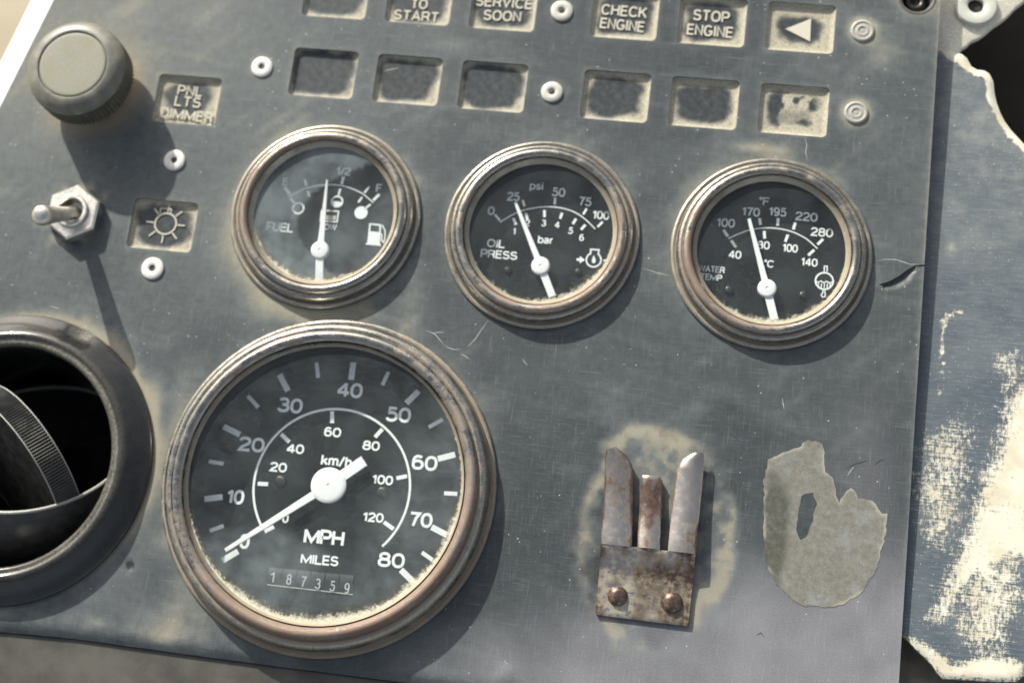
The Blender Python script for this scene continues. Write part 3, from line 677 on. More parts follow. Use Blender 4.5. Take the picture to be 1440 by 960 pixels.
for k, (x, y) in CELLS.items():
    amt, lab, txts = WIN[k]; base = np.array([x, y, 0.])
    t = thing('indicator_lamp', lab, 'indicator lamp', (x, y, 0), 'recessed indicator lamp windows in the panel')
    seed = 60 + (hash(str(k)) % 7 if False else (list(CELLS).index(k) * 3)) % 40
    V, Fc, dd = pane_mesh(x, y, ZP, amt, seed, .9 if k == (2, 5) else 0)
    mesh_obj('window_pane', V, Fc, M['pane'], t, True, dict(dust=dd), 60)
    for s_, a, b, h in txts: text('lettering', s_, a, b, h, ZP + (.95 if s_ == 'DIMMER' else .30), M['letter'], t, base, .15, .24, .25)
    if k == (1, 5):
        P = [U(a, b, ZP + .3) - base[:2] for a, b in ((1104, 41), (1141, 26.5), (1139.5, 59))]
        mb = MB(); mb.add(*prism(P[::-1], ZP, ZP + .32, .12)); mb.obj('triangle_symbol', M['letter'], t, smooth=False)
    if k == 'sun':
        zc = ZP + .30; c = U(232.8, 314.5, zc) - base[:2]; R = 3.45
        mb = MB(); mb.add(*ribbon([(c[0] + R * math.cos(a), c[1] + R * math.sin(a)) for a in np.linspace(0, 2 * math.pi, 33)[:-1]] + ['closed'], .5, zc, .1)); mb.obj('sun_symbol', M['letter'], t, smooth=False)
        for i in range(8):
            a = math.radians(i * 45 - 1); L = 6.4
            mb = MB(); mb.add(*ribbon([(c[0] + (R + .5) * math.cos(a), c[1] + (R + .5) * math.sin(a)), (c[0] + L * math.cos(a), c[1] + L * math.sin(a))], .45, zc, .1)); mb.obj('sun_ray', M['letter'], t, smooth=False)
        mb = MB(); q = [U(a, b, zc) - base[:2] for a, b in ((225, 300), (226, 293), (241, 294), (240, 300))]; mb.add(*ribbon(q, .35, zc + .01, .1)); mb.obj('symbol_bracket', M['letter'], t, smooth=False)

# ------------------------------------------------------------------ gauges
def bezel(name, prof, mat, parent, n, seed, dir_r=(0, -1)):
    V = []; Fc = []; ru = []; du = []; m = len(prof)
    for i in range(n):
        a = 2 * math.pi * i / n; c, s = math.cos(a), math.sin(a)
        nz = float(fnoise(np.array([c * 3.]), np.array([s * 3.]), .9, seed)[0]); low = .5 + .5 * (c * dir_r[0] + s * dir_r[1])
        for (r, z, w1, w2) in prof:
            V.append((r * c, r * s, z)); ru.append(w1 * (.20 + .85 * low ** 2 + .9 * (nz - .3))); du.append(w2 * (.5 + .6 * low + .6 * (nz - .5)))
    for i in range(n):
        j = (i + 1) % n
        for k in range(m - 1): Fc.append((i * m + k, j * m + k, j * m + k + 1, i * m + k + 1))
    return mesh_obj(name, V, Fc, mat, parent, True, dict(rust=ru, dust=du), 70)
PS = [(29.6, -.1, .3, .6), (30.0, .1, .3, .6), (30.05, .7, .2, .3), (29.8, 1.15, .1, .2), (29.3, 1.35, .2, .3), (28.8, 1.15, .9, .5), (28.55, .95, 1.1, .5), (28.4, 1.15, 1.0, .4), (28.3, 1.6, .4, .1),
      (28.15, 2.4, .1, .05), (27.85, 3.1, .1, .05), (27.4, 3.6, .15, .08), (26.9, 3.85, .4, .1), (26.6, 3.75, .9, .2), (26.42, 3.65, 1.1, .2), (26.34, 3.95, .6, .1), (26.15, 4.55, .3, 0), (25.75, 5.05, .35, 0),
      (25.2, 5.3, .4, 0), (24.6, 5.3, .5, 0), (24.1, 5.05, .6, .05), (23.7, 4.6, .5, .1), (23.5, 4.1, .6, .15), (23.4, 3.3, .9, .35), (23.3, 2.9, .9, .5)]
PB = [(50.0, -.1, .3, .6), (50.5, .1, .3, .6), (50.6, .8, .3, .3), (50.2, 1.4, .5, .2), (49.6, 1.55, 1.0, .4), (49.15, 1.45, 1.15, .4), (48.95, 1.8, .9, .3), (48.9, 2.8, .25, .1), (48.6, 4.2, .1, .1), (48.1, 5.3, .1, .1),
      (47.3, 6.1, .2, .1), (46.6, 6.45, .4, .15), (46.1, 6.35, .9, .2), (45.8, 6.25, 1.0, .2), (45.65, 6.7, .6, .1), (45.35, 7.5, .45, 0), (44.8, 8.1, .5, 0), (44.1, 8.35, .55, 0), (43.3, 8.2, .6, 0), (42.6, 7.7, .65, .05), (42.1, 7.1, .6, .1), (41.8, 6.5, .8, .2), (41.7, 5.6, 1., .5), (41.6, 5.0, 1., .6)]
def gauge(key, label, prof, rl, zlip, zd, rd, seed, film, group):
    x, y = GC[key]; base = np.array([x, y, 0.]); n = 200 if key == 'speed' else 140
    t = thing('speedometer' if key == 'speed' else 'gauge', label, 'speedometer' if key == 'speed' else 'gauge', (x, y, 0), group)
    bezel('bezel', prof, M['bezel'], t, n, seed, dict(fuel=(-.8, .3), oil=(.6, -.75), temp=(-.9, -.4), speed=(.6, -.8))[key])
    # dusty inner ring that holds the glass, then the case wall down to the dial
    w_ = 1.35 if key != 'speed' else .8
    ring = [(rl - .05, zlip + .1, .9, .15), (rl - .3, zlip - .9, .9, .5), (rl - w_, zlip - 1.6, .6, .8), (rl - w_ - .15, zlip - 1.9, .6, .6)]
    bezel('retaining_ring', ring, M['bezel'], t, n, seed + 3, (.75, -.66))
    V, Fc = lathe([(rl + .35, zlip - 1.0), (rl + .35, zd - .4)], 96); mesh_obj('case_wall', V, [f[::-1] for f in Fc], M['dullblack'], t, True)
    # glass: closed slab, dust and painted reflection patches on its upper face
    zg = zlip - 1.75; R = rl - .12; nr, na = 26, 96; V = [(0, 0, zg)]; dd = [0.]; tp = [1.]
    for i in range(1, nr + 1):
        r = R * (i / nr) ** .8
        for j in range(na):
            a = 2 * math.pi * j / na; c, s = math.cos(a), math.sin(a)
            nz = float(fnoise(np.array([c * 8 + 50]), np.array([s * 8]), 2.2, seed + 7)[0]); low = .5 + .5 * (-s * .92 + c * (.28 if key != 'fuel' else -.1))
            wd = (.6 + 3.4 * low ** 1.6 * (.35 + 1.1 * nz)) * (1.25 if key == 'speed' else 1.0)
            V.append((r * c, r * s, zg)); dd.append(float(np.clip(1.25 * math.exp(-(R - r) / (wd * (.62 if key == 'speed' else .6))), 0, 1.2)) * (.30 + .75 * low))
            px_, py_ = r * c, r * s; refl = 0.  # pale patches painted into the film to stand for reflections in the glass
            if key == 'fuel': refl = 2.6 * float(sstep(-.3, .5, -7.5 - px_ + .25 * py_ + .05 * py_ * py_)) + 1.2 * float(sstep(2, -6, py_ - 0.5 * px_))
            if key == 'speed': refl = 3.0 * float(sstep(-1, 3, -14 - py_ - .25 * abs(px_ + 14))) * float(sstep(12, -6, px_)) + 2.2 * float(sstep(12, 30, px_ - .35 * py_))
            tp.append(1. + refl)
    for j in range(na):
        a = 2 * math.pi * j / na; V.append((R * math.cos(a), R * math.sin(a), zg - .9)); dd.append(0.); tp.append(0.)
    Fc = [(0, 1 + j, 1 + (j + 1) % na) for j in range(na)]
    for i in range(nr):
        for j in range(na):
            a = 1 + i * na + j; b = 1 + i * na + (j + 1) % na; Fc.append((a, a + na, b + na, b))
    Fc.append(tuple(1 + nr * na + j for j in range(na))[::-1])
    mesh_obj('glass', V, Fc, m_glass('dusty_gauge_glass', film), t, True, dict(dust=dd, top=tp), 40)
    V, Fc = lathe([(rl + .3, zd - .6), (rl + .3, zd), (rd * .5, zd), (.001, zd)], 96)
    dial = mesh_obj('dial', V, Fc, M['dial'], t, True, None, 30)
    return t, dial, base
def needle(t, base, hub, tip, tail, hr, wt, wtail, z, whub):
    mb = MB(); H = U(*hub, z) - base[:2]; T = U(*tip, z) - base[:2]; B = U(*tail, z) - base[:2]
    d = (T - H) / np.linalg.norm(T - H); p = np.array([-d[1], d[0]]); e = (B - H) / np.linalg.norm(B - H); pe = np.array([e[1], -e[0]])
    poly = [T + p * wt / 2 - d * .1, H + p * whub / 2, H + pe * wtail * .5, B + pe * wtail / 2, B - pe * wtail / 2, H - pe * wtail * .5, H - p * whub / 2, T - p * wt / 2 - d * .1]
    mb.add(*prism([H + p * whub / 2, H - p * whub / 2, T - p * wt / 2, T + p * wt / 2], z - .5, z, .12))
    mb.add(*prism([H + pe * wtail / 2, H - pe * wtail / 2, B - pe * wtail / 2, B + pe * wtail / 2], z - .52, z - .02, .12))
    nd = mb.obj('needle', M['needle'], t, smooth=False)
    V, Fc = lathe([(hr, -.8), (hr, .25), (hr * .93, .5), (hr * .75, .6), (.55, .62), (.45, .45), (.001, .4)], 40)
    h = mesh_obj('hub', V, Fc, M['needle'], nd, True, None, 50); h.location = (H[0] * MM, H[1] * MM, z * MM)
    V, Fc = lathe([(.45, -z + 0 - 8), (.45, -.7)], 12)
    return nd
def screw(t, base, p, r, z):
    c = U(*p, z) - base[:2]; V, Fc = lathe([(r, -.1), (r, .35), (r * .75, .7), (r * .2, .8), (.001, .8)], 24)
    s_ = mesh_obj('screw', V, Fc, M['darkmetal'], t, True, None, 60); s_.location = (c[0] * MM, c[1] * MM, z * MM)
    mb = MB()
    for a in (.6, .6 + math.pi / 2):
        d = np.array([math.cos(a), math.sin(a)]) * r * .62; V, Fc = ribbon([-d, d], r * .26, .83 + .01 * (a > 1), .05); mb.add(V, Fc)
    mb.obj('slot', M['odometer'], s_, smooth=False)
    return s_
def ball(dial, base, c, r, z, fill):
    c = U(*c, z) - base[:2]; mb = MB(); R = r / 4.75
    mb.add(*ribbon([(c[0] + R * math.cos(a), c[1] + R * math.sin(a)) for a in np.linspace(0, 2 * math.pi, 29)[:-1]] + ['closed'], .55, z, .02))
    if fill:
        a0, a1 = (0, 2 * math.pi) if fill == 1 else (math.pi, 2 * math.pi)
        P = [(c[0] + R * 1.0 * math.cos(a), c[1] + R * math.sin(a), z + .012) for a in np.linspace(a0, a1, 24)]
        mb.add(P, [tuple(range(24))])
    mb.obj('float_symbol', M['white'], dial, smooth=False)

W = M['white']
def T(dial, base, zz, items, name='numeral', wgt=.17, gap=.20):
    for s_, a, b, h in items: text(name, s_, a, b, h, zz, W, dial, base, wgt, gap, .02)
def TK(dial, base, zz, items, w):
    for a, b in items: bar('tick', a, b, w, zz, W, dial, base)

grp = 'small round gauges in a row'
# fuel
ZD = -2.8; zz = ZD + .06
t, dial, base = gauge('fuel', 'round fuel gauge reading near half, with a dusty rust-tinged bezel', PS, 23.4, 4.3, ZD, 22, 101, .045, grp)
T(dial, base, zz, [('E', (397.5, 255), (405, 255.8), 11), ('1/2', (472.7, 240), (493.1, 241.6), 11), ('F', (529, 264), (537, 264.8), 11), ], gap=.16)
T(dial, base, zz, [('FUEL', (374.4, 317.5), (412.6, 321), 12.5), ('LOW', (450, 318.3), (473.3, 320), 8.5)], 'lettering')
curve_px('scale_arc', [(406.2, 276.8), (431, 264.5), (461.6, 259.9), (485, 262.2), (508, 271.4), (525, 285)], 1.7, zz, W, dial, base)
TK(dial, base, zz, [((399.8, 263), (407.7, 273.3)), ((483.4, 248.3), (480.3, 258.8)), ((533.4, 273.3), (524.8, 281.9))], 4.2)
TK(dial, base, zz, [((428.4, 252), (431, 261)), ((432.7, 268.6), (435, 276.4)), ((519.4, 262.3), (512.3, 271.3)), ((509.2, 277.2), (503.8, 284.5)), ((408.4, 278.8), (414, 285.4)), ((478.4, 265.5), (476.0, 274.5)), ((521, 287.3), (513, 293.6))], 3.0)
ball(dial, base, (419.4, 292.8), 8.2, zz, 0); ball(dial, base, (474, 283.4), 8.2, zz, 2); ball(dial, base, (507.7, 299), 8.6, zz, 1)
mb = MB(); q = [U(a, b, zz) - base[:2] for a, b in ((452, 296), (476, 297), (474, 312), (450.5, 311))]; mb.add(*ribbon(q + ['closed'], .42, zz, .02)); mb.obj('low_fuel_lamp_frame', W, dial, smooth=False)
mb = MB(); q = [U(a, b, zz) - base[:2] for a, b in ((454.5, 302.5), (473, 303.4), (472, 309.8), (453.5, 309))]; mb.add([(p[0], p[1], zz + .0) for p in q[::-1]], [(0, 1, 2, 3)]); mb.obj('low_fuel_lamp_level', M['letter'], dial, smooth=False)
mb = MB(); q = [U(a, b, zz) - base[:2] for a, b in ((520.5, 315), (535, 316.5), (533, 343.5), (517.5, 341.5))]
mb.add(*ribbon(q + ['closed'], .5, zz, .02)); q2 = [U(a, b, zz) - base[:2] for a, b in ((519.6, 325), (534, 326.5), (533, 343), (517.6, 341))]; mb.add([(p[0], p[1], zz + .012) for p in q2[::-1]], [(0, 1, 2, 3)])
mb.add(*ribbon([U(a, b, zz) - base[:2] for a, b in ((514.6, 342.6), (535.5, 344.8))], .5, zz + .02, .02))
mb.add(*ribbon([U(a, b, zz) - base[:2] for a, b in ((534.5, 328), (537, 330), (536.8, 338), (539.5, 341), (541.2, 336), (541.5, 324), (537.5, 316.5))], .36, zz + .03, .02)); mb.obj('pump_symbol', W, dial, smooth=False)
needle(t, base, (450, 351.8), (459.8, 252.7), (448.3, 395.5), 2.85, .55, 2.45, ZD + 2.2, 2.2)

# oil
t, dial, base = gauge('oil', 'round oil pressure gauge in the middle, needle near 25 psi', PS, 23.4, 4.3, ZD, 22, 131, .03, grp)
T(dial, base, zz, [('0', (686, 296), (695.6, 296.8), 12), ('25', (713.3, 276), (730.8, 277), 12.5), ('50', (776.2, 269.6), (794.9, 271), 12.5), ('75', (814, 282.6), (831.8, 284.4), 12.5), ('100', (833, 301.4), (857, 303.5), 12)])
T(dial, base, zz, [('1', (721.4, 325), (725.4, 325.3), 9.5), ('2', (738.6, 313.3), (745.2, 313.7), 9.5), ('3', (761.4, 313.3), (768, 313.8), 9.5), ('4', (780.2, 315.8), (787.2, 316.3), 9.5), ('5', (799, 324), (805.8, 324.7), 9.5), ('6', (814.5, 333.8), (821.3, 334.3), 9.5)])
T(dial, base, zz, [('psi', (745, 260.8), (764.4, 262), 11), ('bar', (756.5, 336.3), (778.3, 338), 11), ('OIL', (685, 341.3), (710.3, 343.4), 11.5), ('PRESS', (676, 355.8), (727.4, 360), 11.5)], 'lettering')
TK(dial, base, zz, [((696, 301.5), (703, 310)), ((735, 281.5), (737.5, 290)), ((780.7, 278.2), (779.8, 287.9)), ((825, 293.3), (820, 301.5)), ((847.5, 312), (840.2, 319))], 3.4)
TK(dial, base, zz, [((721.8, 306.9), (725.7, 316)), ((739.3, 300), (741.7, 309)), ((765.6, 295.4), (765.6, 305.4)), ((790.4, 299.3), (787.6, 307.5)), ((810, 307.5), (805.5, 315)), ((823.3, 316), (817, 323))], 3.8)
curve_px('scale_arc', [(703, 312.6), (730.8, 297.3), (767, 290.8), (797.3, 294.4), (818.5, 304.8), (837.2, 322)], 1.6, zz, W, dial, base)
mb = MB(); c = U(834.8, 365.3, zz) - base[:2]; R = 2.25
mb.add(*ribbon([(c[0] + R * math.cos(a), c[1] + R * math.sin(a)) for a in np.linspace(math.radians(118), math.radians(422), 26)], .48, zz, .02))
mb.add(*ribbon([U(a, b, zz) - base[:2] for a, b in ((830.5, 357.5), (830.8, 350.6), (842.2, 351.4), (841.4, 358))], .48, zz + .01, .02))
P = [U(a, b, zz) - base[:2] for a, b in ((835, 358.5), (837.6, 365), (837.3, 368.6), (834.8, 370.4), (832.4, 368.6), (832.4, 365))]; mb.add([(p[0], p[1], zz + .02) for p in P[::-1]], [tuple(range(6))])
mb.add(*ribbon([U(a, b, zz) - base[:2] for a, b in ((811, 364.7), (817, 365.1))], .8, zz + .01, .02)); P = [U(a, b, zz) - base[:2] for a, b in ((815.5, 360), (822.5, 365.5), (815, 370.3))]; mb.add([(p[0], p[1], zz + .02) for p in P[::-1]], [(0, 1, 2)])
mb.add(*ribbon([U(a, b, zz) - base[:2] for a, b in ((848.5, 366.2), (852.5, 366.5))], .6, zz + .01, .02)); mb.obj('oil_pressure_symbol', W, dial, smooth=False)
screw(t, base, (714, 380), 1.15, ZD); screw(t, base, (813, 382.5), 1.15, ZD)
needle(t, base, (760.2, 374), (724.6, 284.2), (777, 417), 2.85, .9, 2.3, ZD + 2.2, 2.0)

# temperature
t, dial, base = gauge('temp', 'round water temperature gauge nearest the panel crack, needle at 170', PS, 23.4, 4.3, ZD, 22, 161, .028, grp)
T(dial, base, zz, [('100', (1007.4, 312.2), (1033.5, 314.5), 12.3), ('170', (1043.2, 296.7), (1068.6, 299), 12.3), ('195', (1081, 296.8), (1106, 299), 12.3), ('220', (1118.6, 303.4), (1149.8, 306), 12.3), ('280', (1140.3, 325.3), (1171.6, 328), 12.3),
                   ('40', (1024.8, 357.2), (1042.6, 358.6), 11.5), ('80', (1065, 344), (1082.6, 345.4), 11.5), ('100', (1100.2, 347.8), (1122, 349.8), 11.5), ('140', (1126.2, 367.4), (1149.8, 369.7), 11.5)])
T(dial, base, zz, [('°F', (1067, 282.3), (1082, 283.7), 11.5), ('°C', (1073.6, 369.8), (1088.5, 371.6), 10.5), ('WATER', (982.3, 376.7), (1019.2, 380), 9), ('TEMP', (984.6, 388.4), (1015.4, 391), 9)], 'lettering')
TK(dial, base, zz, [((1017.3, 323.3), (1023.6, 332.4)), ((1068, 306.7), (1069.5, 316.3)), ((1094.3, 306.7), (1093.4, 317.3)), ((1118.5, 312.7), (1115.5, 322.7)), ((1157.5, 336), (1149.6, 343.8)),
                    ((1028.2, 337.8), (1034.8, 347.5)), ((1074.7, 324.8), (1075.3, 335.4)), ((1107.9, 330), (1104.3, 340)), ((1145, 351.4), (1136.6, 359))], 4.0)
curve_px('scale_arc', [(1024.2, 335.4), (1050, 324.6), (1078.6, 320.4), (1107.3, 323.9), (1131.5, 334.2), (1149.6, 349.6)], 1.7, zz, W, dial, base)
mb = MB(); c = U(1159.2, 395, zz) - base[:2]; R = 2.6
mb.add(*ribbon([(c[0] + R * math.cos(a), c[1] + R * math.sin(a)) for a in np.linspace(0, 2 * math.pi, 33)[:-1]] + ['closed'], .5, zz, .02))
mb.add(*ribbon([U(a, b, zz) - base[:2] for a, b in ((1159, 382), (1159.3, 374), (1163.4, 374.3), (1163, 382.2))], .36, zz + .01, .02))
mb.add(*ribbon([U(a, b, zz) - base[:2] for a, b in ((1157.6, 408), (1156.8, 412), (1154.6, 414.5), (1156.6, 417.6), (1160, 417), (1160.6, 414), (1159.8, 408.2))], .36, zz + .01, .02))
mb.add(*ribbon([U(a, b, zz) - base[:2] for a, b in ((1147.5, 395.5), (1151, 397), (1154.5, 395), (1158.5, 397.5), (1162.5, 395.5), (1166.5, 397.8), (1171, 396.5))], .36, zz + .015, .02))
for uu in (1151, 1155.3, 1159.5, 1163.7, 1167.6): mb.add(*ribbon([U(a, b, zz) - base[:2] for a, b in ((uu, 398.5), (uu - .6, 403.5 + (uu > 1152) * 1.5 - (uu > 1166) * 1.5))], .34, zz + .02, .02))
mb.obj('coolant_symbol', W, dial, smooth=False)
screw(t, base, (1025, 408), 1.35, ZD); screw(t, base, (1129.5, 415.5), 1.35, ZD)
needle(t, base, (1078.6, 405.5), (1053.4, 307.3), (1089.4, 449.5), 2.8, 1.0, 2.4, ZD + 2.2, 2.0)

# speedometer
ZD = -4.0; zz = ZD + .06
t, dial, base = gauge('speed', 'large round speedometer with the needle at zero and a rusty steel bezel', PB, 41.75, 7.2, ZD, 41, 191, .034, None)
T(dial, base, zz, [('0', (337, 760.2), (351, 761.3), 21), ('10', (318.5, 697), (343.4, 699.3), 20.5), ('20', (335.6, 623), (372, 626.3), 20.5), ('30', (390.8, 568), (425.6, 571.5), 21), ('40', (474.4, 546.8), (510, 549.8), 21), ('50', (542.8, 581.3), (578, 584.3), 21),
                   ('60', (578.9, 648.8), (615.2, 652), 21), ('70', (575.5, 729), (608.2, 732), 21), ('80', (531.6, 785.4), (569.2, 788.6), 21)], wgt=.19)
T(dial, base, zz, [('20', (379.6, 655.4), (403.5, 657.6), 13.5), ('40', (403.3, 629.7), (427.7, 631.8), 13.5), ('60', (455.6, 606.2), (479.8, 608.4), 13.5), ('80', (510, 625.2), (534.2, 627.4), 13.5), ('100', (522.7, 672.8), (552.8, 675.6), 13.5), ('120', (509.8, 725.5), (539.5, 728.2), 13.5), ('0', (397, 728), (406, 728.8), 13)], wgt=.2)
T(dial, base, zz, [('km/h', (451.8, 645.8), (495, 650), 15), ('MPH', (427.6, 752.4), (484, 757.4), 21.5), ('MILES', (423, 784.4), (476, 789), 14)], 'lettering', wgt=.19, gap=.20)
TK(dial, base, zz, [((312.4, 788), (334.6, 774.6)), ((287.5, 701.3), (313, 698.2)), ((314.5, 599.4), (337.4, 610.8)), ((392.9, 526.5), (405, 549.4)), ((497, 509.4), (493.6, 533.8)), ((588.8, 549.4), (571.4, 566.7)), ((640, 638.6), (615.8, 644.9)), ((629, 752), (607, 740.6)), ((582.2, 818.7), (563.8, 800.6))], 8.4)
TK(dial, base, zz, [((294.7, 746), (314.4, 739)), ((293.6, 648.3), (314.4, 651.8)), ((348.5, 556.3), (363.4, 572.6)), ((445, 509.4), (447.4, 531)), ((546.4, 522.6), (537.7, 541.4)), ((622.8, 589.3), (603, 600.4)), ((643, 694), (624.5, 693)), ((608.2, 786.7), (593.3, 776.3)),
                    ((362.4, 679.6), (377, 680.3)), ((395.3, 610), (406.8, 621)), ((467, 578), (467, 594.5)), ((537.7, 603), (527.3, 614.3)), ((572.4, 669), (557.5, 672)), ((553.3, 743.3), (540, 733.6)), ((372, 747), (385, 740))], 5.6)
aC = U(466, 684.5, zz) - base[:2]; aR = np.linalg.norm(U(576.5, 680, zz) - U(356.5, 684, zz)) / 2
a0 = U(368.6, 737, zz) - base[:2] - aC; a1 = U(536, 766, zz) - base[:2] - aC; A0 = math.atan2(a0[1], a0[0]); A1 = math.atan2(a1[1], a1[0])
A0 += 2 * math.pi if A0 < A1 else 0
mb = MB(); mb.add(*ribbon([(aC[0] + aR * math.cos(a), aC[1] + aR * math.sin(a)) for a in np.linspace(A0, A1, 80)], 3.3 / 4.75, zz + .0, .02)); mb.obj('scale_arc', W, dial, smooth=False)
# odometer window with six drums
q = [U(a, b, zz) - base[:2] for a, b in ((376, 820.8), (496, 834.8), (497.8, 808), (378, 796.5))]
mb = MB(); mb.add(*prism(q, ZD, zz)); od = mb.obj('odometer', M['odometer'], t, smooth=False)
for i, ch in enumerate('187359'):
    f0 = i / 6; f1 = (i + 1) / 6
    def L(a, b, f): return (a[0] + (b[0] - a[0]) * f, a[1] + (b[1] - a[1]) * f)
    bl_, br_, tl_, tr_ = L((376, 820), (496, 834), f0 + .006), L((376, 820), (496, 834), f1 - .006), L((378, 797.5), (497.8, 809), f0 + .006), L((378, 797.5), (497.8, 809), f1 - .006)
    G_ = []
    for jj in range(7):
        e = jj / 6; h_ = .10 + .45 * math.sin(math.pi * e); row = []
        for pa, pb in ((bl_, tl_), (br_, tr_)):
            p_ = U(*L(pa, pb, e), zz) - base[:2]; row.append((p_[0], p_[1], zz + h_))
        G_.append(row)
    mb = MB(); mb.add(*slab_grid([[r_[1], r_[0]] for r_ in G_], .1)); dr = mb.obj('digit_drum', M['odometer'], t)
    cx = (bl_[0] + br_[0]) / 2 + (-3 if i == 0 else 0); cy = (bl_[1] + tl_[1]) / 2 + 1.7 + i * .9
    text('digit', ch, (cx - 3.6 + i * .35, cy + i * 0.1), (cx + 3.8 + i * .35, cy + .8 + i * 0.1), 15, zz + .62, M['odigit'], dr, base, .13, .2, .02)
q = [U(a, b, zz) - base[:2] for a, b in ((376, 821.5), (496, 835.4))]; mb = MB(); mb.add(*ribbon(q, .28, zz + .2, .2)); mb.obj('odometer_lip', M['washer'], t, smooth=False)
screw(t, base, (394.7, 676), 1.75, ZD); screw(t, base, (537.7, 692), 1.75, ZD)
needle(t, base, (462.2, 682), (316.5, 773.5), (512, 647.5), 5.35, 1.2, 3.4, ZD + 2.6, 2.6)

# ------------------------------------------------------------------ air vent on the left
t = thing('air_vent', 'round glossy black air vent with a tilted ribbed flap', 'air vent', (*VENT, 0))
prof = [(44.6, -.1, .3, .9), (44.9, .3, .2, .7), (44.8, 1.0, .1, .35), (44.2, 1.5, 0, .12), (42.5, 2.4, 0, .04), (40.5, 4.0, 0, .04), (38.9, 5.6, 0, .06), (38.0, 6.3, 0, .3), (37.2, 6.6, 0, .3), (36.4, 6.5, 0, .2), (36.0, 6.1, 0, .9), (35.5, 5.9, 0, 1.3), (35.0, 6.0, 0, 1.0), (34.4, 5.9, 0, .7), (33.8, 5.4, 0, .5), (33.5, 4.4, 0, .05), (33.4, 1, 0, 0), (33.4, -50, 0, 0), (.01, -50, 0, 0)]
V = []; Fc = []; dd = []; n = 180; m = len(prof)
for i in range(n):
    a = 2 * math.pi * i / n; c, s = math.cos(a), math.sin(a); nz = float(fnoise(np.array([c * 20]), np.array([s * 20]), 4, 77)[0]); up = .5 + .5 * (s * .8 + c * .6)
    dent = math.exp(-((a - 1.18) / .07) ** 2)
    for k, (r, z, _, du) in enumerate(prof):
        V.append((r * c, r * s, z - .9 * dent * (k in (2, 3, 4, 5)))); dd.append(du * (.08 + .55 * up * (.4 + nz)) + (.5 * dent * (k in (2, 3, 4))))  # dust, raised towards the top to paint the bright highlight on the rim
for i in range(n):
    j = (i + 1) % n
    for k in range(m - 1): Fc.append((i * m + k, j * m + k, j * m + k + 1, i * m + k + 1))
mesh_obj('vent_bezel', V, Fc, M['black'], t, True, dict(dust=dd), 60)
tau = math.radians(41); Rb = 32.9; dcut = 9.0; cz = -21.5
nrm = np.array([0, math.sin(tau), math.cos(tau)]); e1 = np.array([1., 0, 0]); e2 = np.cross(nrm, e1)
def shell(R, d0, d1, k=18, n=96, flip=False):
    V = []; Fc = []
    a0 = math.acos(d0 / R); a1 = math.acos(max(-1, d1 / R))
    for i in range(k + 1):
        a = a0 + (a1 - a0) * i / k; rr = R * math.sin(a); h = R * math.cos(a)
        for j in range(n):
            q = 2 * math.pi * j / n; p = nrm * h + rr * (math.cos(q) * e1 + math.sin(q) * e2); V.append((p[0], p[1], p[2] + cz))
    for i in range(k):
        for j in range(n):
            b = (j + 1) % n; f = (i * n + j, i * n + b, (i + 1) * n + b, (i + 1) * n + j); Fc.append(f)
    return V, Fc
mb = MB(); mb.add(*shell(Rb, dcut, -18)); V, Fc = shell(Rb - 1.3, dcut, -18); mb.add(V, Fc)
n0 = 19 * 96
mb.f += [(j, n0 + j, n0 + (j + 1) % 96, (j + 1) % 96) for j in range(96)]
ballo = mb.obj('vent_barrel', M['dullblack'], t)
rr = math.sqrt(Rb ** 2 - dcut ** 2) - .65
pts = [nrm * (dcut + .15) + rr * (math.cos(q) * e1 + math.sin(q) * e2) + np.array([0, 0, cz]) for q in np.linspace(0, 2 * math.pi, 97)]
mb = MB(); mb.add(*tube(pts, .62, 8, False)); mb.obj('barrel_rim', M['rivetgrey'], ballo)
# butterfly flap with a ribbed edge
fa = np.array([-.57, -.66, .49]); fa /= np.linalg.norm(fa); f1 = np.cross(fa, np.array([0, 0, 1.])); f1 /= np.linalg.norm(f1); f2 = np.cross(fa, f1)
fc = np.array([*(U(32, 652, -11.5) - np.array(VENT)), -11.5]); V = []; Fc = []; n = 340; Rf = 26.3
ths = [3.6, 3.2, -3.6, -3.9]
for k, (h, r_) in enumerate(((3.9, Rf - 6), (3.9, Rf - .5), (3.5, Rf), (-3.5, Rf), (-3.9, Rf - .5), (-3.9, Rf - 6))):
    for j in range(n):
        q = 2 * math.pi * j / n; rib = .45 * (j % 2) if k in (2, 3) else 0
        V.append(fc + fa * h + (r_ - rib) * (math.cos(q) * f1 + math.sin(q) * f2))
for k in range(5):
    for j in range(n): b = (j + 1) % n; Fc.append((k * n + j, k * n + b, (k + 1) * n + b, (k + 1) * n + j))
Fc.append(tuple(range(n))); Fc.append(tuple(5 * n + j for j in range(n))[::-1])
fl = mesh_obj('flap', V, Fc, M['dullblack'], t, False)
pts = [fc + fa * 3.75 + (Rf - .25) * (math.cos(q) * f1 + math.sin(q) * f2) for q in np.linspace(0, 2 * math.pi, 121)]
mb = MB(); mb.add(*tube(pts, .22, 6, False)); mb.obj('flap_edge', M['rivetgrey'], fl)
pts = [fc - fa * 3.75 + (Rf - .25) * (math.cos(q) * f1 + math.sin(q) * f2) for q in np.linspace(0, 2 * math.pi, 121)]
mb = MB(); mb.add(*tube(pts, .22, 6, False)); mb.obj('flap_edge', M['rivetgrey'], fl)

